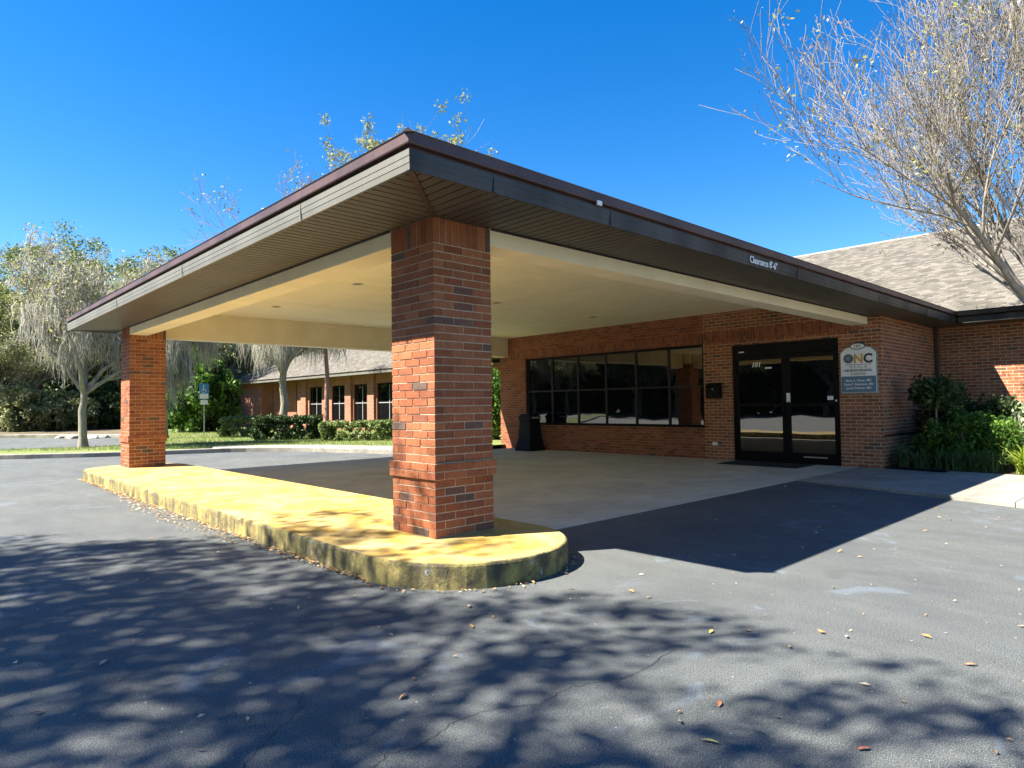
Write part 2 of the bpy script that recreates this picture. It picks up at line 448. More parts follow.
def offset(poly, dst):
    out = []
    for i, p in enumerate(poly):
        a = Vector(poly[max(0, i-1)]); b = Vector(poly[min(len(poly)-1, i+1)])
        t = (b - a).normalized(); n = Vector((-t.y, t.x))
        out.append((p[0] + n.x*dst, p[1] + n.y*dst))
    return out
def strip_prism(name, line, d0, d1, z0, z1, mat, bevel=0):
    a = offset(line, d0); b = offset(line, d1)
    mb = MB()
    for i in range(len(line)-1):
        pass
    loops = []
    for i in range(len(line)):
        loops.append([(a[i][0],a[i][1],z0),(b[i][0],b[i][1],z0),(b[i][0],b[i][1],z1),(a[i][0],a[i][1],z1)])
    mb.loft(loops)
    o = mb.build(name, mat, bevel=bevel)
    return setp(o, kind='structure')
def densify(line, n=4):
    out = []
    L = [Vector(p) for p in line]
    for i in range(len(L)-1):
        p0 = L[max(0,i-1)]; p1 = L[i]; p2 = L[i+1]; p3 = L[min(len(L)-1,i+2)]
        for k in range(n):
            t = k/n
            q = .5*((2*p1) + (p2-p0)*t + (2*p0-5*p1+4*p2-p3)*t*t + (3*p1-p0-3*p2+p3)*t**3)
            out.append((q.x, q.y))
    out.append(tuple(L[-1])); return out
KD = densify(KL, 3)
# KL runs from far left to right; its left-hand side (+normal) is the far side
strip_prism('kerb', KD, 0.0, .16, -.05, .125, M['kerb'], .02)
i0 = next(i for i, p in enumerate(KD) if p[0] > 6.2)
strip_prism('far_sidewalk', KD[i0:], .163, 1.35, -.05, .118, M['walk'])
# lawn behind the kerb
bk = offset(KD, .16)
lawn = [(x, y) for x, y in bk if x < 6.6] + [(x, y) for x, y in offset(KD[i0:], 1.2)] + [(12.6,14.3),(16.9,14.3),(16.9,60),(60,60),(60,90),(7.0,90)]
far_lot = [(-60,75),(-40,50.5),(-16,37.6),(-6,31.0),(-1,27.4),(2.3,25.3),(4.2,24.5),(6.2,24.6),(7.2,26.4),(7.4,29.5),(6.4,32.5),(3.2,36.8),(-6,44),(-20,60),(-30,80)]
sheet('lawn', lawn[:1] + lawn[1:] + [(-40,90),(-60,70)], .10, M['grass'])
sheet('far_lot_asphalt', far_lot, .108, M['asphalt'])
fk = densify([(7.5,29.5),(6.5,32.6),(3.3,36.9),(-6,44.1),(-20,60)], 4)
strip_prism('far_kerb', fk, -.16, 0, .05, .24, M['kerb'], .02)
# woodland floor
sheet('woodland_floor', [(8.5,36),(12,44),(16.5,50),(60,60),(60,120),(-60,120),(-30,80),(-20,60.3),(-6,44.4),(3.4,37.2),(6.6,32.9)], .15, M['soil'])

# concrete drive under the canopy
mb = MB()
ys = [4.52, 7.0, 9.4, 11.8, 14.0]; xs = [4.2, 7.2, 10.2, 13.16]
for i in range(3):
    for j in range(4):
        g = .006
        mb.box((xs[i] + (g if i else 0), ys[j] + (g if j else 0), -.1), (xs[i+1] - g*(i < 2), ys[j+1] - g*(j < 3), .006))
drv = mb.build('concrete_driveway', M['drive']); setp(drv, kind='structure')

# raised walk to the right of the door
mb = MB()
F0, F1 = Vector((10.36,4.515)), Vector((5.7,-9.5)); B0, B1 = Vector((13.16,4.515)), Vector((11.2,-9.5))
B0 = Vector((13.16,4.515)); 
cuts = [0, .105, .21, .32, .44, .6, .8, 1.0]
def sw(k0, k1, s0, s1):
    g = .004
    a = F0.lerp(F1, k0); b = F0.lerp(F1, k1); c = B0.lerp(B1, k1); e = B0.lerp(B1, k0)
    dd = (b - a).normalized()*g
    mb.loft([[(a.x+dd.x,a.y+dd.y,-.05),(b.x-dd.x,b.y-dd.y,-.05),(c.x-dd.x,c.y-dd.y,-.05),(e.x+dd.x,e.y+dd.y,-.05)],
             [(a.x+dd.x,a.y+dd.y,s0),(b.x-dd.x,b.y-dd.y,s1),(c.x-dd.x,c.y-dd.y,s1 if k0 else .012),(e.x+dd.x,e.y+dd.y,s0 if k0 else .012)]])
zc = [.012, .045, .06, .065, .07, .07, .07, .07]
for i in range(7): sw(cuts[i], cuts[i+1], zc[i], zc[i+1])
setp(mb.build('sidewalk', M['walk'], bevel=.006), kind='structure')
# planting bed
sheet('planting_bed', [(13.125,4.1),(16.62,4.1),(16.62,-9.5),(11.225,-9.5)], .040, M['mulch'])

# cracks in the asphalt
def crack(pts, w, seed):
    rnd = random.Random(seed)
    P = []
    for i in range(len(pts)-1):
        for k in range(7):
            t = k/7
            P.append((pts[i][0]*(1-t)+pts[i+1][0]*t + rnd.uniform(-.012,.012), pts[i][1]*(1-t)+pts[i+1][1]*t + rnd.uniform(-.012,.012)))
    P.append(pts[-1])
    a = offset(P, w); b = offset(P, -w)
    m_ = MB()
    for i in range(len(P)-1):
        f0 = .4+.6*rnd.random() if i else 0
        q = [a[i], a[i+1], b[i+1], b[i]]
        m_.poly([(x, y, .003) for x, y in q])
    return m_
cm = simple('crack_tar', (.03,.03,.03), .9, .1, 5)
for k, pts in enumerate([[(.75,2.2),(.95,2.40),(1.08,2.50),(1.25,2.64),(1.33,2.78)], [(1.15,2.0),(1.3,2.07),(1.43,2.04),(1.62,2.09),(1.8,2.07),(1.98,1.96),(2.2,1.98)], [(2.2,1.98),(2.45,1.86),(2.9,1.9)]]):
    setp(crack(pts, .0016, k).build('asphalt_crack', cm), kind='structure')

# ------------------------------------------------------------------ the yellow island
def capsule(cx, ya, yb, r, n=20):
    pts = []
    for i in range(n+1):
        a = math.pi + math.pi*i/n; pts.append((cx + r*math.cos(a), ya + r*math.sin(a)))
    for i in range(n+1):
        a = math.pi*i/n; pts.append((cx + r*math.cos(a), yb + r*math.sin(a)))
    return pts
isl = empty('raised_island', (3.37, 9.0, 0), 'long rounded concrete island painted worn yellow under the two brick pillars', 'traffic island')
def rel(mb, root):
    l = root.location
    mb.v = [(a-l.x, b-l.y, c-l.z) for a, b, c in mb.v]; return mb
mb = MB()
CX, YA, YB, RR_ = 3.367, 4.21, 13.9, .868
loops = []
for r_, z in ((RR_+.006, -.05), (RR_+.004, .05), (RR_, .155), (RR_-.006, .170), (RR_-.02, .1765)):
    loops.append([(x, y, z) for x, y in capsule(CX, YA, YB, r_)])
rnd = random.Random(3)
mb.loft(loops, caps=False)
rel(mb, isl).build('kerb_face', M['yside'], isl)
# top slabs with tooled joints
mb = MB()
top = capsule(CX, YA, YB, RR_-.02, 20)
mb.poly([(x, y, .1765) for x, y in top])
rel(mb, isl).build('top_slab', M['ytop'], isl)
jf = simple('joint_filler', (.35,.25,.07), .9, .3, 10)
for y in (5.9, 7.6, 9.3, 11.0, 12.7):
    mb = MB(); mb.box((CX-RR_+.03, y-.004, .172), (CX+RR_-.03, y+.004, .1785)); rel(mb, isl).build('expansion_joint', jf, isl)

# ------------------------------------------------------------------ brick pillars
PX, PY, W_, ZI, ZS = 3.2001, 4.3176, .623, .1775, 2.808
def make_pier():
    root = empty('brick_pillar', (PX + W_/2, PY + W_/2, ZI))
    h = W_/2
    nC = 36; ch = (ZS - ZI - .215)/nC
    core = MB(); core.box((-h+.005, -h+.005, 0), (h-.005, h-.005, ZS-ZI-.001))
    core.box((-h-.016, -h-.016, 7*ch+.004), (h+.016, h+.016, 9*ch-.006))
    core.build('mortar_core', M['mortar'], root)
    mb = MB(); rnd = random.Random(11); j = .0095; dp = .095
    def brick(a, b, c, e, z0, z1, ax, out):
        # a..b along the face, c depth sign handled by caller
        o = rnd.uniform(-.0022, .0022)
        if ax == 0:   # face normal -y or +y : e = sign
            y0, y1 = (-h-out-o, -h-out+dp) if e < 0 else (h+out-dp, h+out+o)
            mb.box((a, y0, z0), (b, y1, z1))
        else:
            x0, x1 = (-h-out-o, -h-out+dp) if e < 0 else (h+out-dp, h+out+o)
            mb.box((x0, a, z0), (x1, b, z1))
    for i in range(nC):
        out = .021 if i in (7, 8) else 0
        z0 = i*ch + j/2 ; z1 = (i+1)*ch - j/2
        full = 0 if i % 2 == 0 else 1
        for ax in (0, 1):
            for sgn in (-1, 1):
                if ax == full:
                    L = 2*(h+out); bl = (L - 2*j)/3; s = -h-out
                    for k in range(3):
                        brick(s + k*(bl+j), s + k*(bl+j) + bl, 0, sgn, z0, z1, ax, out)
                else:
                    L = 2*(h+out) - 2*dp; bl = (L - 3*j)/2; s = -h-out+dp+j
                    for k in range(2):
                        brick(s + k*(bl+j), s + k*(bl+j) + bl, 0, sgn, z0, z1, ax, out)
    z0 = nC*ch + j/2; z1 = ZS - ZI - .002
    for ax in (0, 1):
        for sgn in (-1, 1):
            a0 = -h if ax == 0 else -h + dp + j; L = 2*h if ax == 0 else 2*h - 2*(dp+j)
            n = 9 if ax == 0 else 6
            bw = (L - (n-1)*j)/n
            for k in range(n): brick(a0 + k*(bw+j), a0 + k*(bw+j) + bw, 0, sgn, z0, z1, ax, 0)
    o = mb.build('brickwork', M['pier'], root)
    return root
p1 = make_pier()
setp(p1, 'near red brick pillar at the corner of the canopy, tall in the centre of the view', 'pillar', 'brick pillars holding up the canopy')
p2 = p1.copy(); COL.objects.link(p2); p2.location = (PX + W_/2, 13.8126 + W_/2, ZI)
for ch_ in list(p1.children):
    c = ch_.copy(); COL.objects.link(c); c.parent = p2
setp(p2, 'far brick pillar glowing orange at the left end of the yellow island')

# ------------------------------------------------------------------ the canopy
X0, Y0, Y1 = 2.4517, 3.5577, 15.1955
XE = 15.95
can = empty('entrance_canopy', (8.0, 9.4, 2.66), 'broad flat-edged drive-through canopy with tan soffit, cream beams and brown roof edge', 'canopy')
FP = [(0,2.81),(.004,2.852),(.007,2.856),(.008,2.897),(.011,2.901),(.012,2.945),(-.02,2.945),(-.02,2.81)]
def side(profile, which, x_end=XE):
    """profile = (outward offset, z); three mitred sides"""
    lo = []
    if which == 'right':
        A = [(X0 - o, Y0 - o, z) for o, z in profile]; B = [(x_end, Y0 - o, z) for o, z in profile]
    elif which == 'front':
        A = [(X0 - o, Y0 - o, z) for o, z in profile]; B = [(X0 - o, Y1 + o, z) for o, z in profile]
    else:
        A = [(X0 - o, Y1 + o, z) for o, z in profile]; B = [(x_end, Y1 + o, z) for o, z in profile]
    m_ = MB(); m_.loft([A, B]); return m_
def C_(mb): return rel(mb, can)
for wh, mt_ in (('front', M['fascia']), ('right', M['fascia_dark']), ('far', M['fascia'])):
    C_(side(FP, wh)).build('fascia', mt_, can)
    C_(side([(-.012,2.94),(-.012,2.98),(-.05,2.98),(-.05,2.94)], wh)).build('shadow_strip', M['trim'], can)
    C_(side([(.030,2.972),(.034,2.980),(.026,2.984),(.024,3.050),(.030,3.060),(-.03,3.060),(-.03,2.972)], wh)).build('drip_edge', M['drip'], can)
# soffit boards, grooves between
xb, yb = PX, PY
mb = MB(); gap = .014; pit = .1016
y = Y0 + .002
kx = (xb - X0)/(yb - Y0)
bk_ = MB()
while y < Y1 - .01:
    a, b = y + gap/2, min(y + pit - gap/2, Y1)
    def xe(q):
        if q < yb: return X0 + (q - Y0)*kx
        if q > Y1 - (yb - Y0): return X0 + (Y1 - q)*kx
        return xb
    xa, xc = xe(a), xe(b)
    if max(xa, xc) - X0 > .01:
        lo = [(X0-.0, a, 2.812), (max(X0+.001,xa), a, 2.812), (max(X0+.001,xc), b, 2.812), (X0-.0, b, 2.812)]
        mb.loft([lo, [(p[0], p[1], 2.826) for p in lo]])
    y += pit
C_(mb).build('soffit', M['soffit'], can)
mb = MB(); x = X0 + .002
while x < XE + .64:
    a, b = x + gap/2, min(x + pit - gap/2, XE + .655)
    def ye(q): return Y0 + (q - X0)/kx if q < xb else yb
    ya, yc = ye(a), ye(b)
    if max(ya, yc) - Y0 > .01:
        lo = [(a, Y0, 2.812), (b, Y0, 2.812), (b, max(Y0+.001,yc), 2.812), (a, max(Y0+.001,ya), 2.812)]
        mb.loft([lo, [(p[0], p[1], 2.826) for p in lo]])
    x += pit
C_(mb).build('soffit', M['soffit'], can)
mb = MB(); x = X0 + .8
while x < 13.1:
    mb.box((x + gap/2, 14.436, 2.812), (x + pit - gap/2, Y1, 2.826)); x += pit
C_(mb).build('soffit', M['soffit'], can)
mb = MB()
mb.box((X0+.01, Y0+.01, 2.828), (xb, Y1-.01, 2.84)); mb.box((xb+.001, Y0+.01, 2.828), (XE+.64, yb, 2.84)); mb.box((xb+.001, 14.436, 2.828), (13.3, Y1-.01, 2.84))
C_(mb).build('soffit_backing', M['soffit_gap'], can)
# mitre trims and edge channels of the soffit
mb = MB()
def bar2(mb, a, b, w, z0, z1):
    a = Vector(a); b = Vector(b); t = (b-a).normalized(); n = Vector((-t.y, t.x))*w/2
    q = [(a+n), (a-n), (b-n), (b+n)]
    mb.loft([[(p.x, p.y, z0) for p in q], [(p.x, p.y, z1) for p in q]])
bar2(mb, (X0+.01, Y0+.01), (xb-.005, yb-.005), .045, 2.803, 2.812)
C_(mb).build('mitre_trim', M['trim'], can); mb = MB()
bar2(mb, (X0+.01, Y1-.01), (xb-.005, Y1-(yb-Y0)+.005), .045, 2.803, 2.812)
C_(mb).build('mitre_trim', M['trim'], can)
mb = MB()
mb.box((xb-.022, yb+W_+.01, 2.798), (xb-.001, 13.80, 2.8115)); mb.box((xb+W_+.01, yb-.022, 2.798), (13.15, yb-.001, 2.8115))
C_(mb).build('soffit_trim', M['soffit_gap'], can)
# beams (cream), bottom at 2.664
def beam(a, b, nm='beam'):
    m_ = MB(); m_.box(a, b); return C_(m_).build(nm, M['beam_side'], can, bevel=.006)
ZB = 2.664; BW = .31
beam((PX, PY+W_-.001, ZB), (PX+BW, 13.8136, 3.24))
beam((PX+W_-.001, PY, ZB), (13.163, PY+BW, 3.24))
beam((PX+W_-.001, 14.4356-BW, ZB), (13.163, 14.4356, 3.24))
# ceiling
mb = MB(); mb.box((PX+BW-.1, PY+BW-.1, 3.215), (13.3, 14.4356-BW+.1, 3.25))
mb.box((PX+.05, PY+.05, 2.83), (PX+W_-.05, PY+W_-.05, 3.25)); mb.box((PX+.05, 13.86, 2.83), (PX+W_-.05, 14.38, 3.25))
C_(mb).build('ceiling', M['cream'], can)
mb = MB()
for yy in (6.86, 9.3, 11.72): mb.box((PX+BW, yy-.002, 3.2142), (13.16, yy+.002, 3.2162))
for xx in (6.0, 8.5, 11.0): mb.box((xx-.002, PY+BW, 3.2140), (xx+.002, 14.12, 3.2160))
C_(mb).build('ceiling_joint', simple('joint_shadow', (.55,.46,.28), .9, .1, 4), can)
# recessed lights
for (lx, ly) in ((11.45,9.47),(5.35,9.24),(5.34,12.28),(8.36,9.27),(8.36,12.28),(8.4,6.3),(5.35,6.3)):
    mb = MB(); mb.cyl((lx, ly, 3.205), .10, .012, 24); f = C_(mb).build('ceiling_light', M['beam_side'], can)
    mb = MB(); mb.cyl((lx, ly, 3.2035), .075, .0016, 20); mb.v = [(a-can.location.x, b-can.location.y, c-can.location.z) for a,b,c in mb.v]
    mb.build('light_lens', simple('smoked_lens', (.06,.05,.04), .3, .1, 4), f)
# clip on the drip edge
mb = MB(); mb.box((4.34, Y0-.045, 2.945), (4.40, Y0-.026, 2.985)); C_(mb).build('gutter_clip', M['offwhite'], can, bevel=.004)
# seams in fascia: cover plates
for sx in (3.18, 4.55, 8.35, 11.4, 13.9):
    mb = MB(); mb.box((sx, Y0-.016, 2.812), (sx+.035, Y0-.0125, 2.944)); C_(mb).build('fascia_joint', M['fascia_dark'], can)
for sy in (5.12, 8.2, 11.3):
    mb = MB(); mb.box((X0-.016, sy, 2.812), (X0-.0125, sy+.02, 2.944)); C_(mb).build('fascia_joint', M['fascia'], can)

def text_mesh(name, body, size, mat, parent, loc, xdir, zdir, sx=1.0, bold=0, extr=.002, align='LEFT', shear=0):
    cu = bpy.data.curves.new(name, 'FONT'); cu.body = body; cu.size = size; cu.align_x = align; cu.align_y = 'BOTTOM_BASELINE'
    cu.extrude = extr; cu.offset = bold; cu.shear = shear; cu.resolution_u = 4
    t = bpy.data.objects.new(name + '_curve', cu); COL.objects.link(t)
    bpy.context.view_layer.update()
    me = bpy.data.meshes.new_from_object(t.evaluated_get(bpy.context.evaluated_depsgraph_get()))
    bpy.data.objects.remove(t)
    me.materials.clear(); me.materials.append(mat)
    xd = Vector(xdir); zd = Vector(zdir); yd = zd.cross(xd)
    l = Vector(loc) - Vector(parent.matrix_basis.translation if parent.parent is None else parent.parent.location)
    for v in me.vertices:
        c = v.co; v.co = l + xd*c.x*sx + zd*c.y - yd*c.z
    o = bpy.data.objects.new(name, me); return link(o, parent)
text_mesh('clearance_lettering', 'Clearance 8\'-6"', .112, M['white'], can, (7.08, Y0-.0165, 2.842), (1,0,0), (0,0,1), sx=1.0, bold=.002)

# ------------------------------------------------------------------ canopy roof
sR = .3333; zR = 3.055
ax_, ay_ = X0 - .03, Y0 - .03; by_ = Y1 + .03
hw = (by_ - ay_)/2; ym = (ay_ + by_)/2; zr = zR + sR*hw
xr = XE + (zr - 3.05)/.4167
mb = MB()
A = (ax_, ay_, zR); B = (ax_, by_, zR); P = (ax_ + hw, ym, zr); Q = (xr, ym, zr); Cc = (XE, ay_, zR); D_ = (XE, by_, zR)
mb.poly([A, B, P]); mb.poly([A, P, Q, Cc]); mb.poly([B, D_, Q, P])
o = C_(mb).build('roof', simple('brown_shingle', (.13,.105,.085), .95, .3, 14, bmp=.8), can)
mb = MB(); bar = [(X0-.035, Y0-.035, zR-.0)]
c1 = Vector((ax_-.01, ay_-.01, zR+.004)); c2 = Vector((P[0], P[1], P[2]+.01)); t = (c2-c1).normalized(); n = Vector((-t.y, t.x, 0)).normalized()*.035
mb.loft([[c1+n+Vector((0,0,-.02)), c1-n+Vector((0,0,-.02)), c1-n*.1+Vector((0,0,.008)), c1+n*.1+Vector((0,0,.008))], [c2+n+Vector((0,0,-.02)), c2-n+Vector((0,0,-.02)), c2-n*.1+Vector((0,0,.005)), c2+n*.1+Vector((0,0,.005))]])
C_(mb).build('hip_cap', M['trim'], can)

# ------------------------------------------------------------------ main building
XW = 13.163
bld = empty('brick_clinic', (16.0, 5.0, 0), 'long single-storey red brick medical office with tinted window band and grey shingle roof', 'building')
def B_(mb): return rel(mb, bld)
T = .28
WY0, WY1, WZ0, WZ1 = 7.735, 13.42, .69, 2.56
DY0, DY1, DZ1 = 4.853, 7.045, 2.465
YC, YL = 4.102, 14.49
mb = MB()  # wall round the entrance door: paler joints
mb.box((XW, YC, -.1), (XW+T, DY0, 3.215)); mb.box((XW, DY1, -.1), (XW+T, WY0-.001, 3.215)); mb.box((XW, DY0, DZ1), (XW+T, DY1, 3.215))
mb.box((XW+T+.001, YC, -.1), (16.61, YC+T, 2.95))
B_(mb).build('wall', M['brick_front'], bld)
mb = MB()  # wall round the windows
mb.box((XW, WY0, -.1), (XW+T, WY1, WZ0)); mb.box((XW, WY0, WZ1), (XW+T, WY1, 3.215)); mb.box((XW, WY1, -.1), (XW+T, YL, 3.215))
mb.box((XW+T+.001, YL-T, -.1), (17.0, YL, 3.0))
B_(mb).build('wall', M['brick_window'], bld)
mb = MB(); mb.box((16.61, -13, -.1), (16.9, YC+T-.002, 2.94))
B_(mb).build('wall', M['brick_front'], bld)
mb = MB(); mb.box((17.0, YL+.001, -.1), (17.25, 24.0, 2.9)); B_(mb).build('wall', M['brick_far'], bld)
mb = MB(); mb.box((XW-.004, YC+.35, 2.567), (XW+.02, YL-.2, 2.785)); B_(mb).build('soldier_course', M['brick_soldier'], bld)
# block behind the door and windows so nothing shows through
mb = MB(); mb.box((XW+.6, YC+.3, 0), (XW+.62, YL-.3, 3.1)); B_(mb).build('inner_partition', simple('dark_interior', (.03,.028,.025), .9, .2, 2), bld)
# sill course
mb = MB()
for k in range(28):
    yy = WY0 + .003 + k*(WY1-WY0-.006)/28
    mb.box((XW-.018, yy+.004, WZ0-.062), (XW+.1, yy+(WY1-WY0-.006)/28-.004, WZ0+.003))
B_(mb).build('window_sill', M['brick_window'], bld)
# window band
GX = XW + .085
mb = MB()
fr = .06
mb.box((GX-.03, WY0, WZ0+.003), (GX+.05, WY0+fr, WZ1)); mb.box((GX-.03, WY1-fr*1.6, WZ0+.003), (GX+.05, WY1, WZ1))
mb.box((GX-.03, WY0+fr, WZ1-fr), (GX+.05, WY1-fr*1.6, WZ1)); mb.box((GX-.03, WY0+fr, WZ0+.003), (GX+.05, WY1-fr*1.6, WZ0+.063))
win = B_(mb).build('window', M['black'], bld)
ymul = [WY0+fr, 8.68, 9.62, 10.55, 11.49, 12.43, WY1-fr*1.6]
mb = MB()
for y_ in ymul[1:-1]: mb.box((GX-.025, y_-.028, WZ0+.063), (GX+.02, y_+.028, WZ1-fr))
mb.box((GX-.023, ymul[0], 1.605), (GX+.018, ymul[-1], 1.645))
B_(mb).build('mullions', simple('dark_bronze_aluminium', (.016,.015,.015), .45, .1, 5, spec=.25), win)
rnd = random.Random(5)
for i in range(6):
    for (z0, z1) in ((WZ0+.063, 1.605), (1.645, WZ1-fr)):
        m_ = MB(); a = ymul[i] + (.028 if i else 0); b = ymul[i+1] - (.028 if i < 5 else 0)
        t1, t2 = rnd.uniform(-.003,.003), rnd.uniform(-.003,.003)
        lo = [(GX+t1, a, z0), (GX-t1, b, z0), (GX-t1+t2, b, z1), (GX+t1+t2, a, z1)]
        m_.loft([lo, [(p[0]+.006, p[1], p[2]) for p in lo]])
        B_(m_).build('pane', M['glass'], win)
# entrance doors
DX = XW + .06
mb = MB()
mb.box((DX-.035, DY0, 0.006), (DX+.06, DY0+.06, DZ1)); mb.box((DX-.035, DY1-.06, 0.006), (DX+.06, DY1, DZ1)); mb.box((DX-.035, DY0+.06, 2.22), (DX+.06, DY1-.06, DZ1))
mb.box((DX-.02, 5.905-.03, .006), (DX+.05, 5.905+.03, 2.22)); mb.box((DX-.035, DY0+.06, .006), (DX+.06, DY1-.06, .03))
dfr = B_(mb).build('door_frame', M['black'], bld)
mb = MB(); mb.box((DX-.038, 6.78, 2.30), (DX-.034, 6.90, 2.325)); B_(mb).build('door_sensor', M['white'], dfr)
for (a, b, nm) in ((4.915, 5.873, 'r'), (5.937, 6.983, 'l')):
    mb = MB(); st = .055
    mb.box((DX-.02, a, .035), (DX+.03, a+st, 2.215)); mb.box((DX-.02, b-st, .035), (DX+.03, b, 2.215))
    mb.box((DX-.02, a+st, 2.13), (DX+.03, b-st, 2.215)); mb.box((DX-.02, a+st, .035), (DX+.03, b-st, .22))
    mb.box((DX-.02, a+st, 1.16), (DX+.03, b-st, 1.215))
    dr = B_(mb).build('door', M['black'], bld, bevel=.003)
    for (z0, z1) in ((.22, 1.16), (1.215, 2.13)):
        m_ = MB(); t1 = rnd.uniform(-.002,.002)
        lo = [(DX+t1, a+st, z0), (DX-t1, b-st, z0), (DX-t1, b-st, z1), (DX+t1, a+st, z1)]
        m_.loft([lo, [(p[0]+.006, p[1], p[2]) for p in lo]]); B_(m_).build('pane', M['glass'], dr)
    hy = a + st/2 if nm == 'l' else b - st/2
    m_ = MB(); m_.cyl((DX-.06, hy, .95), .011, .3, 12); m_.cyl((DX-.062, hy, .97), .008, .045, 8, axis='x'); m_.cyl((DX-.062, hy, 1.23), .008, .045, 8, axis='x')
    B_(m_).build('handle', M['black'], dr)
    if nm == 'l':
        text_mesh('house_number', '101', .145, M['white'], dr, (DX-.006, 6.64, 1.985), (0,-1,0), (0,0,1), sx=.95, bold=.004, shear=.25)
        m_ = MB(); m_.box((DX-.006, 6.20, 1.935), (DX-.002, 6.34, 1.97)); B_(m_).build('sticker', M['white'], dr)
        m_ = MB(); m_.box((DX-.026, 5.80+.02, 1.235), (DX-.021, 5.895+.0, 1.42)); B_(m_).build('notice', M['white'], dr)
    else:
        m_ = MB(); m_.box((DX-.008, 4.99, 1.27), (DX-.003, 5.10, 1.345)); B_(m_).build('notice', M['white'], dr)
        m_ = MB(); m_.cyl((DX-.04, 4.925, 1.255), .018, .018, 12, axis='x'); B_(m_).build('lock', M['white'], dr)
        m_ = MB()
        m_.box((DX-.03, 5.12, .13), (DX-.021, 5.58, .155)); B_(m_).build('reflection_bar', M['galv'], dr)  # pale bar standing in for a bright reflection low on the door
# fascia, soffit and roof of the right wing
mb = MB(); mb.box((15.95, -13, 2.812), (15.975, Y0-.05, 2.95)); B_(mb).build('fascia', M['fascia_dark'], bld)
mb = MB()
prof = [(15.94,2.94),(15.85,2.955),(15.83,3.03),(15.82,3.05),(15.95,3.05)]
mb.loft([[(x, -13, z) for x, z in prof], [(x, Y0-.05, z) for x, z in prof]]); B_(mb).build('gutter', M['black'], bld)
mb = MB(); mb.box((15.976, -13, 2.815), (16.609, Y0-.06, 2.835)); B_(mb).build('soffit', M['soffit'], bld)
rx, rz = 24.5, 3.05 + .4167*(24.5-15.87)
mb = MB(); e0 = 15.87
for (ya, yb2, hipped) in ((-13.5, 24.3, False),):
    a = (e0, ya, 3.052); b = (e0, yb2, 3.052); c = (rx, yb2, rz); dd = (rx, ya, rz); e = (2*rx-e0, ya, 3.052); f = (2*rx-e0, yb2, 3.052)
    mb.poly([a, b, c, dd]); mb.poly([dd, c, f, e]); mb.poly([a, dd, e]); mb.poly([b, f, c]); mb.poly([a, e, f, b])
B_(mb).build('roof', M['shingle'], bld)
mb = MB(); mb.loft([[(rx-.16,-13.4,rz-.06),(rx+.16,-13.4,rz-.06),(rx,-13.4,rz+.03)], [(rx-.16,24.2,rz-.06),(rx+.16,24.2,rz-.06),(rx,24.2,rz+.03)]])
B_(mb).build('ridge_cap', simple('grey_ridge_shingle', (.22,.20,.17), .95, .2, 8), bld)
# downspout in the corner
mb = MB(); mb.box((16.52, 4.02, .1), (16.60, 4.09, 2.8)); B_(mb).build('downspout', M['trim'], bld, bevel=.01)
# conduit along the side wall
mb = MB(); mb.cyl((XW+.02, YC-.018, .60), .014, 3.3, 10, axis='x'); B_(mb).build('conduit', M['blackp'], bld)
# letter box, outlet
mb = MB(); mb.loft([[(XW-.13,7.29,1.34),(XW-.003,7.29,1.34),(XW-.003,7.62,1.34),(XW-.13,7.62,1.34)],[(XW-.13,7.29,1.58),(XW-.003,7.29,1.58),(XW-.003,7.62,1.58),(XW-.13,7.62,1.58)],[(XW-.03,7.29,1.67),(XW-.003,7.29,1.67),(XW-.003,7.62,1.67),(XW-.03,7.62,1.67)]])
mbx = empty('mailbox', (XW, 7.455, 1.34), 'small black wall mailbox on the brick between windows and entrance door', 'mailbox')
rel(mb, mbx).build('box_body', M['blackp'], mbx, bevel=.006)
mb = MB(); mb.loft([[(XW-.137,7.28,1.575),(XW-.028,7.28,1.668),(XW-.028,7.63,1.668),(XW-.137,7.63,1.575)],[(XW-.143,7.28,1.585),(XW-.026,7.28,1.682),(XW-.026,7.63,1.682),(XW-.143,7.63,1.585)]])
rel(mb, mbx).build('lid', M['blackp'], mbx)
mb = MB(); mb.cyl((XW-.136, 7.455, 1.54), .016, .008, 14, axis='x'); rel(mb, mbx).build('lock', M['galv'], mbx)
mb = MB(); mb.box((XW-.012, 7.43, .31), (XW-.002, 7.55, .38)); B_(mb).build('outlet_cover', M['offwhite'], bld, bevel=.003)

# ------------------------------------------------------------------ doormat, bin
mat_ = MB(); mat_.box((12.18, 5.30, .008), (13.08, 6.90, .020))
mo = mat_.build('doormat', M['mat'], bevel=.004); setp(mo, 'black rubber doormat lying in front of the entrance doors', 'doormat')
bn = empty('trash_bin', (12.72, 12.82, .006), 'black trash bin with flared base standing by the left end of the window', 'trash bin')
mb = MB()
def rrect(hx, hy, r, z, n=5):
    pts = []
    for cx, cy, a0 in ((hx-r, hy-r, 0), (-hx+r, hy-r, 90), (-hx+r, -hy+r, 180), (hx-r, -hy+r, 270)):
        for i in range(n):
            a = R(a0 + 90*i/(n-1)); pts.append((cx + r*math.cos(a), cy + r*math.sin(a), z))
    return pts
mb.loft([rrect(.34,.34,.05,0), rrect(.34,.34,.05,.05), rrect(.27,.27,.05,.35), rrect(.235,.235,.05,.88), rrect(.25,.25,.05,.9), rrect(.25,.25,.05,.93)])
mb.build('bin_body', M['blackp'], bn, smooth=False)
mb = MB(); mb.loft([rrect(.26,.26,.06,.935), rrect(.26,.26,.06,.99), rrect(.20,.20,.06,1.06), rrect(.12,.12,.06,1.075)])
mb.build('lid', M['blackp'], bn)
mb = MB(); mb.box((-.17,-.275,.945), (.17,-.262,.985)); mb.build('flap', M['grey'], bn)

bn.scale = (.9, .9, .93)

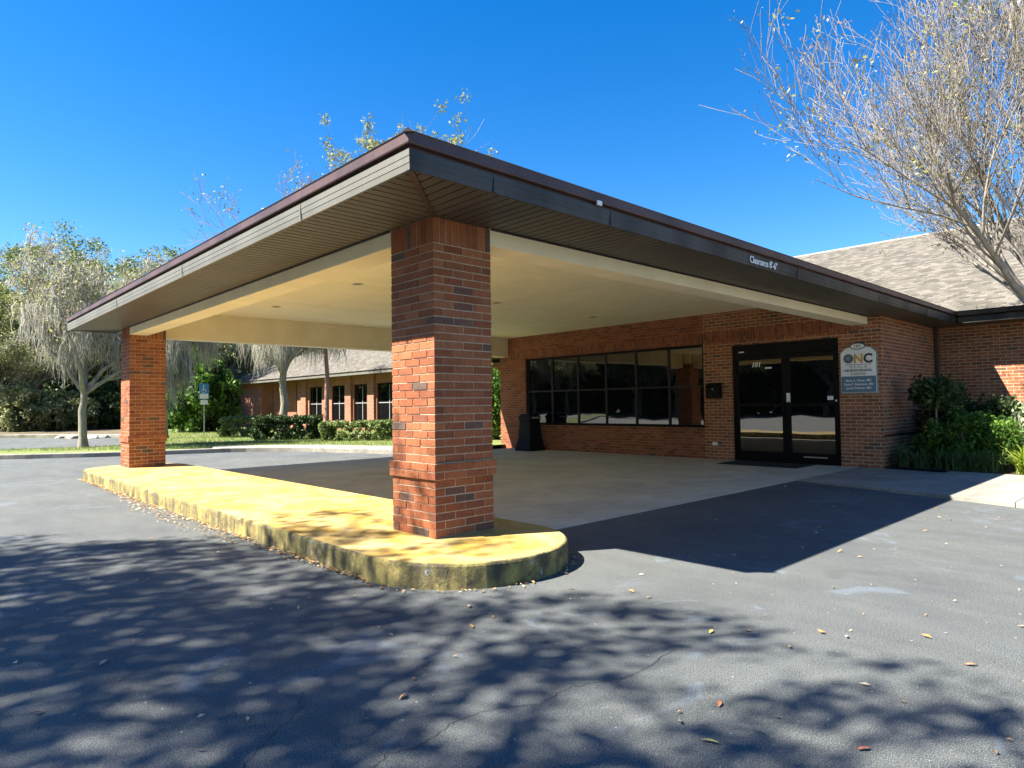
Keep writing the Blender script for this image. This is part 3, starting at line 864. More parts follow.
# ------------------------------------------------------------------ the practice sign
sg = empty('practice_sign', (XW-.03, 4.49, 1.40), 'cream and blue practice sign with ONC letters on brick right of the doors', 'sign')
def sp(y, z): return (y, z)
def plate(outline, x0, x1, mat, name, parent, bevel=0):
    m_ = MB(); m_.loft([[(x1, y, z) for y, z in outline], [(x0, y, z) for y, z in outline]])
    rel(m_, sg); return m_.build(name, mat, parent, bevel=bevel)
yl, yr = 4.80, 4.185; zc_ = 1.705
shape = [(yr,1.40),(yl,1.40),(yl,2.13),(yl-.025,2.17),(yl-.06,2.20),(yl-.10,2.235),(yl-.155,2.24)]
shape += [(yl-.18,2.26),(yr+.18,2.26),(yr+.155,2.24),(yr+.10,2.235),(yr+.06,2.20),(yr+.025,2.17),(yr,2.13)]
big = [((y-4.4925)*1.055+4.4925, (z-1.83)*1.04+1.83) for y, z in shape]
plate(big, XW-.028, XW-.004, M['grey'], 'sign_border', sg)
board = plate(shape, XW-.04, XW-.0275, M['offwhite'], 'sign_board', sg)
plate([(yr+.004,1.404),(yl-.004,1.404),(yl-.004,zc_),(yr+.004,zc_)], XW-.0425, XW-.0395, M['bluegrey'], 'name_panel', sg)
def ell(cy, cz, a, b, n=28): return [(cy + a*math.cos(2*math.pi*i/n), cz + b*math.sin(2*math.pi*i/n)) for i in range(n)]
plate(ell(4.4925,2.265,.135,.065), XW-.046, XW-.0395, M['darknavy'], 'number_oval', sg)
plate(ell(4.4925,2.265,.118,.050), XW-.048, XW-.0455, M['offwhite'], 'number_face', sg)
def stext(body, size, mat, y, z, sx=1, bold=0, x=XW-.0435, name='lettering'):
    return text_mesh(name, body, size, mat, sg, (x, y, z), (0,-1,0), (0,0,1), sx=sx, bold=bold, align='CENTER', extr=.001)
stext('101', .085, M['darknavy'], 4.4925, 2.237, 1.1, .001, XW-.0485)
# globe, N, C
plate(ell(4.662,2.04,.088,.088), XW-.043, XW-.0395, simple('deep_blue_paint', (.04,.075,.16), .4, .1, 9), 'globe_emblem', sg)
for k in range(6):
    a = math.pi*k/6
    m_ = MB(); c, s_ = math.cos(a), math.sin(a)
    q = [(4.662 + c*.08 - s_*.004, 2.04 + s_*.08 + c*.004), (4.662 - c*.08 - s_*.004, 2.04 - s_*.08 + c*.004), (4.662 - c*.08 + s_*.004, 2.04 - s_*.08 - c*.004), (4.662 + c*.08 + s_*.004, 2.04 + s_*.08 - c*.004)]
    plate(q, XW-.0436-.0002*k, XW-.0429, M['grey'], 'globe_line', sg)
stext('N', .235, M['gold'], 4.485, 1.955, .95, .008)
stext('C', .235, M['darknavy'], 4.318, 1.955, .95, .009)
m_ = [(4.26,1.920),(4.72,1.920),(4.72,1.928),(4.26,1.928)]; plate(m_, XW-.0425, XW-.0395, M['darknavy'], 'rule', sg)
stext('O C A L A', .062, M['darknavy'], 4.4925, 1.860, 1.1)
stext('NEUROSURGICAL', .062, M['darknavy'], 4.4925, 1.793, .98, .0008)
stext('CENTER', .062, M['darknavy'], 4.4925, 1.727, 1.15)
stext('Mark A. Oliver, MD', .060, M['white'], 4.4925, 1.605, .92, .001)
stext('Daniel F. Robertson, MD', .060, M['white'], 4.4925, 1.535, .84, .001)
stext('Jacob Freeman, MD', .060, M['white'], 4.4925, 1.465, .92, .001)

# ------------------------------------------------------------------ distant wing
fw = empty('brick_office', (18, 36, 0), 'distant pinkish brick office beyond the lawn with dark windows and low shingle roof', 'building')
def Fq(mb): return rel(mb, fw)
FX = 17.0; PN = []
wins = [(33.2,34.7),(30.7,32.1),(28.3,29.8),(25.6,27.6)]
mb = MB(); segs = [25.2] 
ylo = 25.2
for (a, b) in sorted(wins):
    mb.box((FX, ylo, -.1), (FX+.25, a, 2.85)); mb.box((FX, a, -.1), (FX+.25, b, .55)); mb.box((FX, a, 2.4), (FX+.25, b, 2.85)); ylo = b
mb.box((FX, ylo, -.1), (FX+.25, 36.3, 2.85))
Fq(mb).build('wall', M['brick_far'], fw)
mb = MB(); mb.box((FX+.5, 36.3, -.1), (FX+.75, 40.8, 2.85)); mb.box((FX-.2, 40.8, -.1), (FX+.3, 46.9, 2.85)); mb.box((FX+.31, 46.6, -.1), (FX+9, 46.9, 2.85)); mb.box((FX+.3, 40.6, -.1), (FX+.78, 40.79, 2.85)); mb.box((FX, 36.2, -.1), (FX+.5, 36.3, 2.85))
Fq(mb).build('wall', M['brick_far'], fw)
for y_ in (35.2, 30.2, 28.0):
    mb = MB(); mb.box((FX-.12, y_-.3, -.1), (FX-.001, y_+.3, 2.83)); Fq(mb).build('pilaster', M['brick_far'], fw)
for (a, b) in wins:
    mb = MB(); t_ = .07
    mb.box((FX+.08, a, .55), (FX+.14, a+t_, 2.4)); mb.box((FX+.08, b-t_, .55), (FX+.14, b, 2.4)); mb.box((FX+.08, a+t_, 2.33), (FX+.14, b-t_, 2.4)); mb.box((FX+.08, a+t_, .55), (FX+.14, b-t_, .62))
    wf = Fq(mb).build('window', M['black'], fw)
    mb = MB(); mb.box((FX+.075, a+t_, 1.44), (FX+.13, b-t_, 1.48)); mb.box((FX+.076, (a+b)/2-.02, .62), (FX+.12, (a+b)/2+.02, 2.33)); Fq(mb).build('mullions', M['grey'], wf)
    mb = MB(); mb.box((FX+.10, a+t_, .62), (FX+.11, b-t_, 2.33)); Fq(mb).build('pane', M['glass'], wf)
mb = MB(); mb.box((16.15, 24.6, 2.81), (16.19, 47.5, 2.97)); Fq(mb).build('fascia', M['fascia'], fw)
mb = MB(); mb.box((16.191, 24.6, 2.83), (17.2, 47.5, 2.85)); Fq(mb).build('soffit', M['soffit'], fw)
mb = MB(); e0 = 16.1; ya, yb2 = 24.5, 47.7
a = (e0, ya, 2.98); b = (e0, yb2, 2.98); c = (rx, yb2-8.6, rz-.05); dd = (rx, ya, rz-.05); e = (2*rx-e0, ya, 2.98); f = (2*rx-e0, yb2, 2.98)
mb.poly([a, b, c, dd]); mb.poly([dd, c, f, e]); mb.poly([a, dd, e]); mb.poly([b, f, c]); mb.poly([a, e, f, b])
Fq(mb).build('roof', M['shingle'], fw)

# ------------------------------------------------------------------ parking sign
ps = empty('parking_sign', (10.0, 30.5, .1), 'blue and white accessible parking sign on a thin steel post in the lawn', 'sign')
rzs = math.atan2(-10.0, 30.5)
ps.rotation_euler = (0, 0, R(-20))
mb = MB(); mb.box((-.022,-.02,0), (.022,.02,2.25)); mb.build('post', M['galv'], ps)
mb = MB(); mb.box((-.19,-.035,1.60), (.19,-.022,2.28)); pl_ = mb.build('sign_panel', M['signblue'], ps, bevel=.004)
mb = MB(); mb.box((-.17,-.039,1.62), (.17,-.036,1.84)); mb.build('white_field', M['white'], pl_)
mb = MB()   # wheelchair symbol
mb.cyl((-.02,-.039,2.19), .03, .003, 12, axis='y'); mb.box((-.035,-.039,2.02), (-.005,-.036,2.16)); mb.box((-.035,-.0391,2.0), (.07,-.0361,2.03)); mb.box((.05,-.0392,1.93), (.075,-.0362,2.0))
for k in range(14):
    a = R(100 + 15*k); c, s_ = math.cos(a), math.sin(a)
    mb.box((-.02+.075*c-.01, -.0388, 1.97+.075*s_-.01), (-.02+.075*c+.01, -.0358, 1.97+.075*s_+.01))
mb.build('wheelchair_symbol', M['white'], pl_)
mb = MB(); mb.box((-.15,-.035,1.36), (.15,-.022,1.56)); mb.build('fine_plate', M['white'], ps)

# ------------------------------------------------------------------ vegetation tools
def leaves(centres, per, spread, size, rng, flat=.0, aspect=.5, down=0):
    """rhombic leaf faces scattered round clump centres"""
    c = np.repeat(np.asarray(centres, float), per, axis=0)
    n = len(c)
    off = rng.normal(size=(n, 3)); off /= (np.linalg.norm(off, axis=1, keepdims=True) + 1e-6)
    sp_ = np.asarray(spread, float) if np.ndim(spread) else np.array([spread]*3, float)
    c = c + off*(rng.random((n, 1))**.5)*sp_
    a = rng.normal(size=(n, 3)); a[:, 2] *= (1-flat); a[:, 2] -= down
    a /= np.linalg.norm(a, axis=1, keepdims=True)
    b = rng.normal(size=(n, 3)); b -= (b*a).sum(1, keepdims=True)*a; b /= np.linalg.norm(b, axis=1, keepdims=True)
    s = size*(.6 + .8*rng.random((n, 1)))
    V = np.stack([c - a*s, c + b*s*aspect, c + a*s, c - b*s*aspect], 1).reshape(-1, 3)
    F = np.arange(4*n).reshape(-1, 4)
    return V, F

def ribbons(starts, lengths, rng, width=.03, segs=5, sway=.06, lean=None):
    n = len(starts); P = np.zeros((n, segs+1, 3))
    P[:, 0] = starts
    ang = rng.random(n)*np.pi
    for k in range(1, segs+1):
        P[:, k] = P[:, k-1]; P[:, k, 2] -= lengths/segs
        P[:, k, :2] += rng.normal(size=(n, 2))*sway*(lengths/segs)[:, None]
    w = width*(.5+rng.random(n))
    D = np.stack([np.cos(ang), np.sin(ang), np.zeros(n)], 1)
    prof = np.linspace(1, .15, segs+1)*(.8+.5*rng.random((n, segs+1)))
    L = P - D[:, None]*(w[:, None]*prof)[..., None]; Rr = P + D[:, None]*(w[:, None]*prof)[..., None]
    V = np.stack([L, Rr], 2).reshape(-1, 3)
    base = (np.arange(n)*(segs+1)*2)[:, None]
    k = np.arange(segs)[None]*2
    F = np.stack([base+k, base+k+1, base+k+3, base+k+2], -1).reshape(-1, 4)
    return V, F

def tubes(branches, sides=6):
    Vs = []; Fs = []; n0 = 0
    for pts, rad in branches:
        P = np.array(pts, float); r = np.array(rad, float); k = len(P)
        ns = sides if r[0] > .03 else (4 if r[0] > .012 else 3)
        T_ = np.gradient(P, axis=0); T_ /= np.linalg.norm(T_, axis=1, keepdims=True) + 1e-9
        ref = np.array([0, 0, 1.]) if abs(T_[0, 2]) < .9 else np.array([1., 0, 0])
        U = np.cross(T_, ref); U /= np.linalg.norm(U, axis=1, keepdims=True) + 1e-9
        W = np.cross(T_, U)
        a = np.arange(ns)*2*np.pi/ns
        ring = P[:, None] + r[:, None, None]*(np.cos(a)[None, :, None]*U[:, None] + np.sin(a)[None, :, None]*W[:, None])
        Vs.append(ring.reshape(-1, 3))
        i = np.arange(k-1)[:, None]*ns; j = np.arange(ns)[None]; j2 = (j+1) % ns
        F = np.stack([i+j, i+j2, i+ns+j2, i+ns+j], -1).reshape(-1, 4) + n0
        Fs.append(F); n0 += k*ns
    return np.concatenate(Vs), np.concatenate(Fs)

def skeleton(seed, h_trunk, r0, levels, first_dirs=None, lean=(0,0), up=.25, len0=3.0, ratio=.62, kids=(5,5,4,4), spread=.9, wob=.12, droop=0, rtip=.004, limb=.62):
    rnd = random.Random(seed); out = []; tips = []
    def grow(p, dv, length, r, lvl):
        k = 6 if lvl <= 1 else 4
        pts = [p.copy()]; rad = [r]
        q = p.copy(); v = dv.normalized()
        for i in range(k):
            v = (v + Vector((rnd.gauss(0, wob), rnd.gauss(0, wob), rnd.gauss(0, wob*.7) + up*.25 - droop*lvl*.1))).normalized()
            q = q + v*(length/k); pts.append(q.copy()); rad.append(max(rtip, r*(1 - .7*(i+1)/k)))
        out.append(([tuple(x) for x in pts], rad))
        if lvl >= levels:
            tips.append((tuple(q), lvl)); tips.append((tuple(pts[2]), lvl)); return
        n = kids[min(lvl, len(kids)-1)]
        for c in range(n):
            t = .25 + .72*(c + rnd.random()*.6)/n
            f = t*k; i = min(k-1, int(f)); base = pts[i].lerp(pts[i+1], f - i)
            dirp = (pts[i+1]-pts[i]).normalized()
            az = rnd.random()*2*math.pi
            s1 = dirp.orthogonal().normalized(); s2 = dirp.cross(s1)
            sd = s1*math.cos(az) + s2*math.sin(az)
            nv = (dirp*(1.0) + sd*spread*rnd.uniform(.6, 1.2) + Vector((0,0,up))).normalized()
            grow(base, nv, length*ratio*rnd.uniform(.75, 1.15), max(rtip, rad[i]*.58), lvl+1)
        tips.append((tuple(q), lvl))
    # trunk
    top = Vector((lean[0], lean[1], h_trunk))
    tp = []; n = 6
    for i in range(n+1):
        t = i/n; tp.append(Vector((lean[0]*t + rnd.uniform(-.04,.04)*h_trunk*t, lean[1]*t + rnd.uniform(-.04,.04)*h_trunk*t, h_trunk*t)))
    out.append(([tuple(x) for x in tp], [r0*(1.35 if i == 0 else 1.05 - .3*i/n) for i in range(n+1)]))
    for dv in (first_dirs or [(math.cos(a), math.sin(a), 1.0) for a in (0.3, 1.7, 3.0, 4.4, 5.5)]):
        grow(tp[-1] - Vector((0,0,.15*rnd.random()*h_trunk*.3)), Vector(dv), len0*rnd.uniform(.85, 1.15), r0*limb, 1)
    return out, tips

def join(*vf):
    V = []; F = []; n = 0
    for v, f in vf:
        V.append(v); F.append(f + n); n += len(v)
    return np.concatenate(V), np.concatenate(F)

MESHES = {}
def mesh_only(name, V, F, mat, smooth=False):
    o = np_mesh(name, V, F, mat, smooth=smooth); me = o.data; bpy.data.objects.remove(o); return me
def inst(me, name, parent):
    o = bpy.data.objects.new(name, me); return link(o, parent)

# ---- kinds of trees (meshes at their own origin)
def oak_kind(seed, H=12, crownr=4.5, moss_n=2200, leaf='oak_leaf', nleaf=26, dens=1.0, low=.35):
    rng = np.random.default_rng(seed)
    br, tips = skeleton(seed, H*.24, H*.022, 3, len0=H*.36, ratio=.62, kids=(5,5,4), up=.25, spread=.95, wob=.14, rtip=.012)
    tp = np.array([t[0] for t in tips])
    V, F = tubes(br, 7); bark_me = mesh_only('trunk', V, F, M['bark_grey'], True)
    cen = tp[rng.random(len(tp)) < dens]
    extra = cen[rng.integers(0, len(cen), len(cen)//2)] + rng.normal(size=(len(cen)//2, 3))*.5
    cen = np.concatenate([cen, extra])
    # outer shell of foliage clumps so the crown reads as one uneven dome
    u = rng.normal(size=(260, 3)); u[:, 2] = np.abs(u[:, 2])*.9 - .15; u /= np.linalg.norm(u, axis=1, keepdims=True)
    wb = 1 + .16*np.sin(u[:, :1]*5 + seed) + .14*np.cos(u[:, 1:2]*6 + 2*seed)
    sh = u*(.72 + .3*rng.random((260, 1)))*wb*np.array([crownr, crownr, H*.38]) + (0, 0, H*.58)
    cen = np.concatenate([cen, sh[rng.random(260) < dens]])
    V, F = leaves(cen, nleaf, (.65,.65,.42), .075, rng)
    crown = mesh_only('crown', V, F, M[leaf])
    moss = None
    if moss_n:
        c = tp[rng.integers(0, len(tp), moss_n)] + rng.normal(size=(moss_n, 3))*(.22,.22,.12)
        L = .3 + 1.2*rng.random(moss_n)**2.5
        tn = tp[rng.integers(0, len(tp), 1400)]
        V, F = join(ribbons(c, L, rng, .018, 5, .24), leaves(tn, 8, (.3,.3,.4), .13, rng, aspect=.16, down=1.2)); moss = mesh_only('hanging_moss', V, F, M['moss'])
    return bark_me, crown, moss
def place(kind, name, loc, rz, s, label, cat, group):
    r = empty(name, loc, label, cat, group, rz); r.scale = (s, s, s) if not isinstance(s, tuple) else s
    inst(kind[0], 'trunk', r); inst(kind[1], 'crown', r)
    if kind[2]: inst(kind[2], 'hanging_moss', r)
    return r
oakA = oak_kind(21, 12, moss_n=1300, nleaf=90, dens=1.0); oakB = oak_kind(22, 12, moss_n=2000, leaf='pale_leaf', nleaf=64, dens=.9)
def pol(px, dist, z=0.1):
    """bearing measured in the photograph, given its own distance"""
    th = R(46.72) - math.atan((px-512)/656.86)
    dd_ = dist/math.cos(math.atan((px-512)/656.86))
    return (dd_*math.cos(th), dd_*math.sin(th), z)
wood = [(-60,40,1.0,oakA,'tall green oak at the far left edge of the woods'),
        (-5,44,1.08,oakB,'mossy grey oak behind the left edge of the thicket'),
        (38,47,1.28,oakA,'tallest round green oak crown above the left woods'),
        (85,43,1.02,oakB,'silver moss-draped oak behind the small parking lot tree'),
        (128,48,1.22,oakA,'dark green oak rising left of the canopy corner'),
        (160,42,.95,oakB,'pale mossy oak just left of the far pillar'),
        (205,47,1.05,oakA,'green oak seen above the blue parking sign'),
        (250,52,1.1,oakB,'mossy oak behind the left end of the distant office'),
        (20,38,.72,oakB,'lower moss-hung oak above the olive bush')]
for i, (px, ds, s, kd, lb) in enumerate(wood):
    place(kd, 'oak_tree', pol(px, ds), i*1.7, (s*1.1, s*1.1, s*.88), lb, 'tree', 'oaks in the woods on the left')
# far wall of woods as one mass
rng = np.random.default_rng(50)
cen = []
for k in range(420):
    a = R(rng.uniform(-5, 60)) ; 
    px = rng.uniform(-260, 330); ds = rng.uniform(56, 75); p = pol(px, ds, 0)
    cen.append((p[0], p[1], rng.random()**.8*(9.5 + 2*math.sin(px*.05))))
V, F = leaves(np.array(cen), 90, (2.2,2.2,1.6), .34, rng)
fo = np_mesh('distant_woodland', V, F, M['dark_leaf']); setp(fo, 'dark mass of far woodland closing the view behind the oaks', 'woodland', kind='stuff')

# ---- the small mossy trees in the lawn
def mossy_tree(name, loc, seed, H, r0, dirs, trunk_h, n_moss, label, leafn=4, len0=2.6, ratio=.64, low=1.0, levels=5, mossL=1.35, kids=(5,5,4,4,3), leafmat_='pale_leaf', width=.013, lean=(0,0), group='moss-hung trees on the lawn', bark_='bark_grey', rl=None):
    rng = np.random.default_rng(seed)
    br, tips = skeleton(seed, trunk_h, r0, levels, first_dirs=dirs, len0=len0, ratio=ratio, kids=kids, up=.22, spread=.9, wob=.16, rtip=.006, lean=lean)
    root = empty(name, loc, label, 'tree', group)
    V, F = tubes(br, 9); np_mesh('trunk', V, F, M[bark_], root, True)
    tp = np.array([t[0] for t in tips])
    if n_moss:
        c = tp[rng.integers(0, len(tp), n_moss)] + rng.normal(size=(n_moss, 3))*(.12,.12,.05)
        # strands gather in beards
        nb = max(16, n_moss//40); lowt = tp[tp[:, 2] < np.quantile(tp[:, 2], .45)]; bc = lowt[rng.integers(0, len(lowt), nb)]; pick = rng.integers(0, nb, n_moss//2)
        c[:n_moss//2] = bc[pick] + rng.normal(size=(n_moss//2, 3))*(.10,.10,.06)
        L = .12 + .55*rng.random(n_moss)**2.2; L[:n_moss//2] = .4 + mossL*(.4+.6*rng.random(nb))[pick]*rng.random(n_moss//2)**.5
        L = np.minimum(L, np.maximum(.2, c[:, 2]-1.1))
        tn = tp[rng.integers(0, len(tp), 1500)] + rng.normal(size=(1500, 3))*.07
        V, F = join(ribbons(c, L, rng, width, 6, .24), leaves(tn, 7, (.13,.13,.2), .07, rng, aspect=.16, down=1.2)); np_mesh('hanging_moss', V, F, M['moss'], root)
    if leafn:
        V, F = leaves(tp[rng.random(len(tp)) < .5], leafn, .3, .06, rng); np_mesh('crown', V, F, M[leafmat_], root)
    return root
mossy_tree('parking_lot_tree', (4.35,24.3,.1), 31, 8, .125, [(-.8,.3,1.1),(.6,-.5,1.2),(.2,.6,1.3),(-.3,-.6,1.3),(.9,.2,.9)], 1.75, 5200,
    'forked grey tree hung with moss on the grass strip left of the far pillar', len0=2.7, leafn=3)
mossy_tree('lawn_tree', (11.3,25.3,.1), 33, 9, .17, [(-.4,.5,1.5),(.5,-.3,1.4),(-.6,-.5,1.2),(.1,.7,1.4),(.8,.1,1.2)], 2.6, 6500,
    'pale-trunked mossy tree rising out of the clipped hedge', len0=2.5, leafn=3)
mossy_tree('lawn_tree', pol(180,34.5), 35, 9, .20, [(-.6,.5,1.3),(.5,-.3,1.2),(-.7,-.5,1.1),(.4,.7,1.3)], 2.2, 4200,
    'moss-draped tree standing behind the big bush left of the blue parking sign', len0=1.75, leafn=5).scale = (.85,.85,.72)
mossy_tree('lawn_tree', (8.0,29.2,.1), 36, 9, .15, [(-.6,.5,1.3),(.5,-.3,1.2),(-.7,-.5,1.1),(.4,.7,1.3)], 2.9, 3600,
    'mossy tree whose beards hang right of the far pillar', len0=1.5, leafn=4)
mossy_tree('tall_tree', (14.2,19.0,.1), 37, 12, .20, [(-.3,.4,1.6),(.4,-.3,1.7),(-.4,-.3,1.6),(.2,.4,1.9),(.3,.1,1.9),(-.1,.1,2.2)], 4.5, 0,
    'tall sparse tree with yellow-green tufts peeking over the canopy roof', len0=3.6, leafn=34, group='tall trees behind the canopy', levels=4, ratio=.66)
mossy_tree('tall_tree', (13.3,25.6,.1), 38, 12, .10, [(-.3,.4,1.6),(.4,-.3,1.7),(-.4,-.3,1.6)], 5.2, 0,
    'slim reddish-trunked bare tree in front of the distant office windows', len0=3.8, leafn=2, group='tall trees behind the canopy', bark_='bark_red')


# ---- shrubs
def shrub(name, loc, size, n_cl, per, mat, label, cat='bush', group=None, seed=1, leaf=.07, box=False, rz=0, stem=True, lift=0.0):
    rng = np.random.default_rng(seed)
    u = rng.normal(size=(n_cl, 3)); u /= np.linalg.norm(u, axis=1, keepdims=True)
    if box:
        c = (rng.random((n_cl, 3))*2-1); 
        ax = rng.integers(0, 3, n_cl); c[np.arange(n_cl), ax] = np.sign(c[np.arange(n_cl), ax])*(.85+.15*rng.random(n_cl)); c[:, 2] = np.abs(c[:, 2])
        c = c*np.array([size[0]/2, size[1]/2, size[2]]); c[:, 2] = np.abs(c[:, 2])*.92
    else:
        c = u*(.35 + .65*rng.random((n_cl, 1))**.5)
        c *= 1 + .18*np.sin(u[:, :1]*5+seed) + .12*np.cos(u[:, 1:2]*7)
        c = c*np.array([size[0]/2, size[1]/2, size[2]/2]); c[:, 2] += size[2]/2
    root = empty(name, loc, label, cat, group, rz)
    c[:, 2] = np.maximum(c[:, 2], .05)
    V, F = leaves(c, per, .16*min(2.0, max(size[2], .6)), leaf, rng)
    V[:, 2] = np.maximum(V[:, 2], 0.0) + lift
    np_mesh('foliage', V, F, M[mat], root)
    if stem:
        br = []
        for k in range(7):
            a = rng.random()*6.28; 
            br.append(([(0.05*math.cos(a), .05*math.sin(a), 0), (size[0]*.15*math.cos(a), size[1]*.15*math.sin(a), size[2]*.35), (size[0]*.3*math.cos(a), size[1]*.3*math.sin(a), size[2]*.7)], [.03, .02, .01]))
        V, F = tubes(br, 6); V[:, 2] += 0; np_mesh('stems', V, F, M['bark_grey'], root)
    return root
shrub('large_bush', pol(196, 33.5), (3.5,3.2,3.9), 240, 60, 'bush_leaf', 'big glossy green bush behind the blue parking sign', seed=3, leaf=.10)
shrub('large_bush', pol(214, 34.5), (1.9,2.2,3.3), 150, 60, 'dark_leaf', 'dark green bush at the left corner of the distant office', seed=4, leaf=.10)
for i, (px, ds, sz, mt_, lb) in enumerate([(-10,39,(4,3,3.2),'dark_leaf','dark thicket bush at the left edge of the woods'), (30,37,(3.8,3,2.6),'olive_leaf','pale olive bush under the moss at far left'), (62,38,(3.6,3,2.2),'olive_leaf','olive bush left of the forked tree trunk'),
        (100,40,(4,3,3.0),'dark_leaf','dark thicket bush behind the forked tree trunk'), (132,40,(3.5,3,2.6),'dark_leaf','dark thicket bush left of the far pillar'), (165,41,(3.6,3,3.2),'dark_leaf','dark thicket bush hidden partly by the far pillar')]):
    shrub('thicket_bush', pol(px, ds), sz, 170, 60, mt_, lb, group='bushes along the edge of the woods', seed=40+i, leaf=.11)
# hedges
hz = R(-60)
shrub('clipped_hedge', pol(244, 27.5), (1.5,1.2,.85), 110, 50, 'hedge_leaf', 'light green rounded hedge at the left end of the hedge row', 'hedge', 'clipped hedges before the distant office', 11, .05, True, R(-43))
shrub('clipped_hedge', pol(288, 24.5), (2.2,1.2,.85), 250, 60, 'dark_leaf', 'darker green hedge around the foot of the pale mossy tree', 'hedge', 'clipped hedges before the distant office', 12, .05, True, R(-43))
shrub('clipped_hedge', pol(368, 23.0), (3.0,1.1,.66), 330, 70, 'hedge_leaf', 'low light hedge just left of the near pillar', 'hedge', 'clipped hedges before the distant office', 13, .045, True, R(-43))
shrub('wall_shrub', (14.9,16.6,.1), (1.6,1.6,2.2), 120, 60, 'bush_leaf', 'sunlit shrub glimpsed in the gap right of the near pillar', 'bush', None, 14, .07)

def blades(name, loc, n, L, mat, label, cat, group, seed, width=.012, out=.6, lean=None):
    rng = np.random.default_rng(seed)
    root = empty(name, loc, label, cat, group)
    segs = 5; az = rng.random(n)*2*np.pi; ln = L*(.6+.5*rng.random(n)); ot = out*(.3+.9*rng.random(n))
    t = np.linspace(0, 1, segs+1)
    P = np.zeros((n, segs+1, 3)); b0 = rng.normal(size=(n, 2))*.05
    hor = ln[:, None]*ot[:, None]*t**1.5; ver = ln[:, None]*(t - .75*np.minimum(1, ot)[:, None]*t**2.4)
    P[..., 0] = b0[:, :1] + np.cos(az)[:, None]*hor; P[..., 1] = b0[:, 1:] + np.sin(az)[:, None]*hor; P[..., 2] = np.maximum(.002, ver)
    D = np.stack([-np.sin(az), np.cos(az), np.zeros(n)], 1)
    wv = width*(1 - t**2*.85)
    V = np.stack([P - D[:, None]*wv[None, :, None], P + D[:, None]*wv[None, :, None]], 2).reshape(-1, 3)
    base = (np.arange(n)*(segs+1)*2)[:, None]; k = np.arange(segs)[None]*2
    F = np.stack([base+k, base+k+1, base+k+3, base+k+2], -1).reshape(-1, 4)
    np_mesh('blades', V, F, M[mat], root); return root
blades('yucca', (12.0,28.6,.1), 70, 1.1, 'liriope', 'spiky plant against the sunlit brick end wall of the distant office', 'plant', None, 3, .03, .45)
# planting bed by the entrance
lab = ['first grassy clump at the brick corner', 'grassy clump beside the corner conduit', 'grassy clump below the slender little tree', 'shaded grassy clump in the middle of the bed', 'shaded grassy clump before the yellowish shrub', 'shaded grassy clump nearest the sunny blades']
for i, (x, y) in enumerate([(13.35,3.85),(13.25,3.55),(13.3,3.25),(13.2,2.98),(13.2,2.72),(13.25,2.5)]):
    blades('liriope_clump', (x, y, .04), 120, .52, 'liriope', lab[i], 'plant', 'shaded grassy clumps along the sidewalk', 60+i, .009, .75)
lab = ['bright lime grass clump where the sunlight starts', 'tall lime grass clump behind the first bright one', 'lime grass clump at the right frame edge', 'lime grass clump beyond the frame edge']
for i, (x, y) in enumerate([(13.15,2.05),(13.5,1.98),(13.1,1.75),(13.5,1.65)]):
    blades('lime_grass_clump', (x, y, .04), 150, .60, 'lime_leaf', lab[i], 'plant', 'sunlit lime grass clumps', 70+i, .011, .7)
# slender standard tree, shrubs
rt = empty('slender_tree', (13.85,3.42,.09), 'little round-headed tree on a thin stick against the side wall', 'tree')
V, F = tubes([([(0,0,0),(.01,.01,.6),(0,.02,1.25)], [.022,.018,.015])], 8); np_mesh('trunk', V, F, M['bark_pale'], rt, True)
rng = np.random.default_rng(9); u = rng.normal(size=(60,3)); u /= np.linalg.norm(u, axis=1, keepdims=True)
V, F = leaves(u*(.40,.40,.24)*rng.random((60,1))**.4 + (0,0,1.28), 30, .15, .05, rng); np_mesh('crown', V, F, M['dark_leaf'], rt)
shrub('bed_shrub', (15.2,3.3,.04), (1.6,1.3,1.3), 130, 60, 'dark_leaf', 'tall dark shrub in the inner corner of the bed', 'bush', 'shrubs in the bed by the entrance', 21, .042)
shrub('bed_shrub', (15.6,2.6,.04), (1.5,1.4,1.1), 130, 60, 'dark_leaf', 'dark shrub before the shaded wing wall', 'bush', 'shrubs in the bed by the entrance', 22, .042)
shrub('bed_shrub', (14.1,2.95,.04), (1.6,1.4,.95), 150, 70, 'bush_leaf', 'yellow-green low shrub in the middle of the bed', 'bush', 'shrubs in the bed by the entrance', 23, .036)
shrub('variegated_shrub', (14.6,2.22,.04), (.85,.8,1.25), 46, 20, 'varieg', 'pale cream-leaved shrub catching the sun at the right edge', 'bush', None, 24, .042)

# ---- bare hero tree on the right
def hero():
    dirs = [(-.75,.62,1.25),(-.25,.85,1.45),(-.95,.1,1.3),(.2,.35,1.9),(-.4,-.5,1.7),(.7,.3,1.4),(-.15,.45,2.2),(-.8,.5,.85),(.5,-.5,1.5)]
    br, tips = skeleton(77, 2.1, .12, 5, first_dirs=dirs, len0=3.35, ratio=.61, kids=(6,7,6,5,3), up=.30, spread=.66, wob=.13, limb=.46, rtip=.0036, lean=(-.15,.12))
    root = empty('bare_tree', (13.2,1.35,.09), 'large leafless tree with pale upswept branches at the right edge over the roof', 'tree')
    V, F = tubes(br, 10); np_mesh('trunk', V, F, M['bark_pale'], root, True)
    rng = np.random.default_rng(5); tp = np.array([t[0] for t in tips])
    sel = tp[rng.random(len(tp)) < .16]
    V, F = leaves(sel, 4, .10, .022, rng); np_mesh('seed_clusters', V, F, M['seed'], root)
    V, F = leaves(tp[rng.random(len(tp)) < .02], 10, .22, .035, rng); np_mesh('crown', V, F, M['pale_leaf'], root)
    print('hero branches', len(br))
hero()

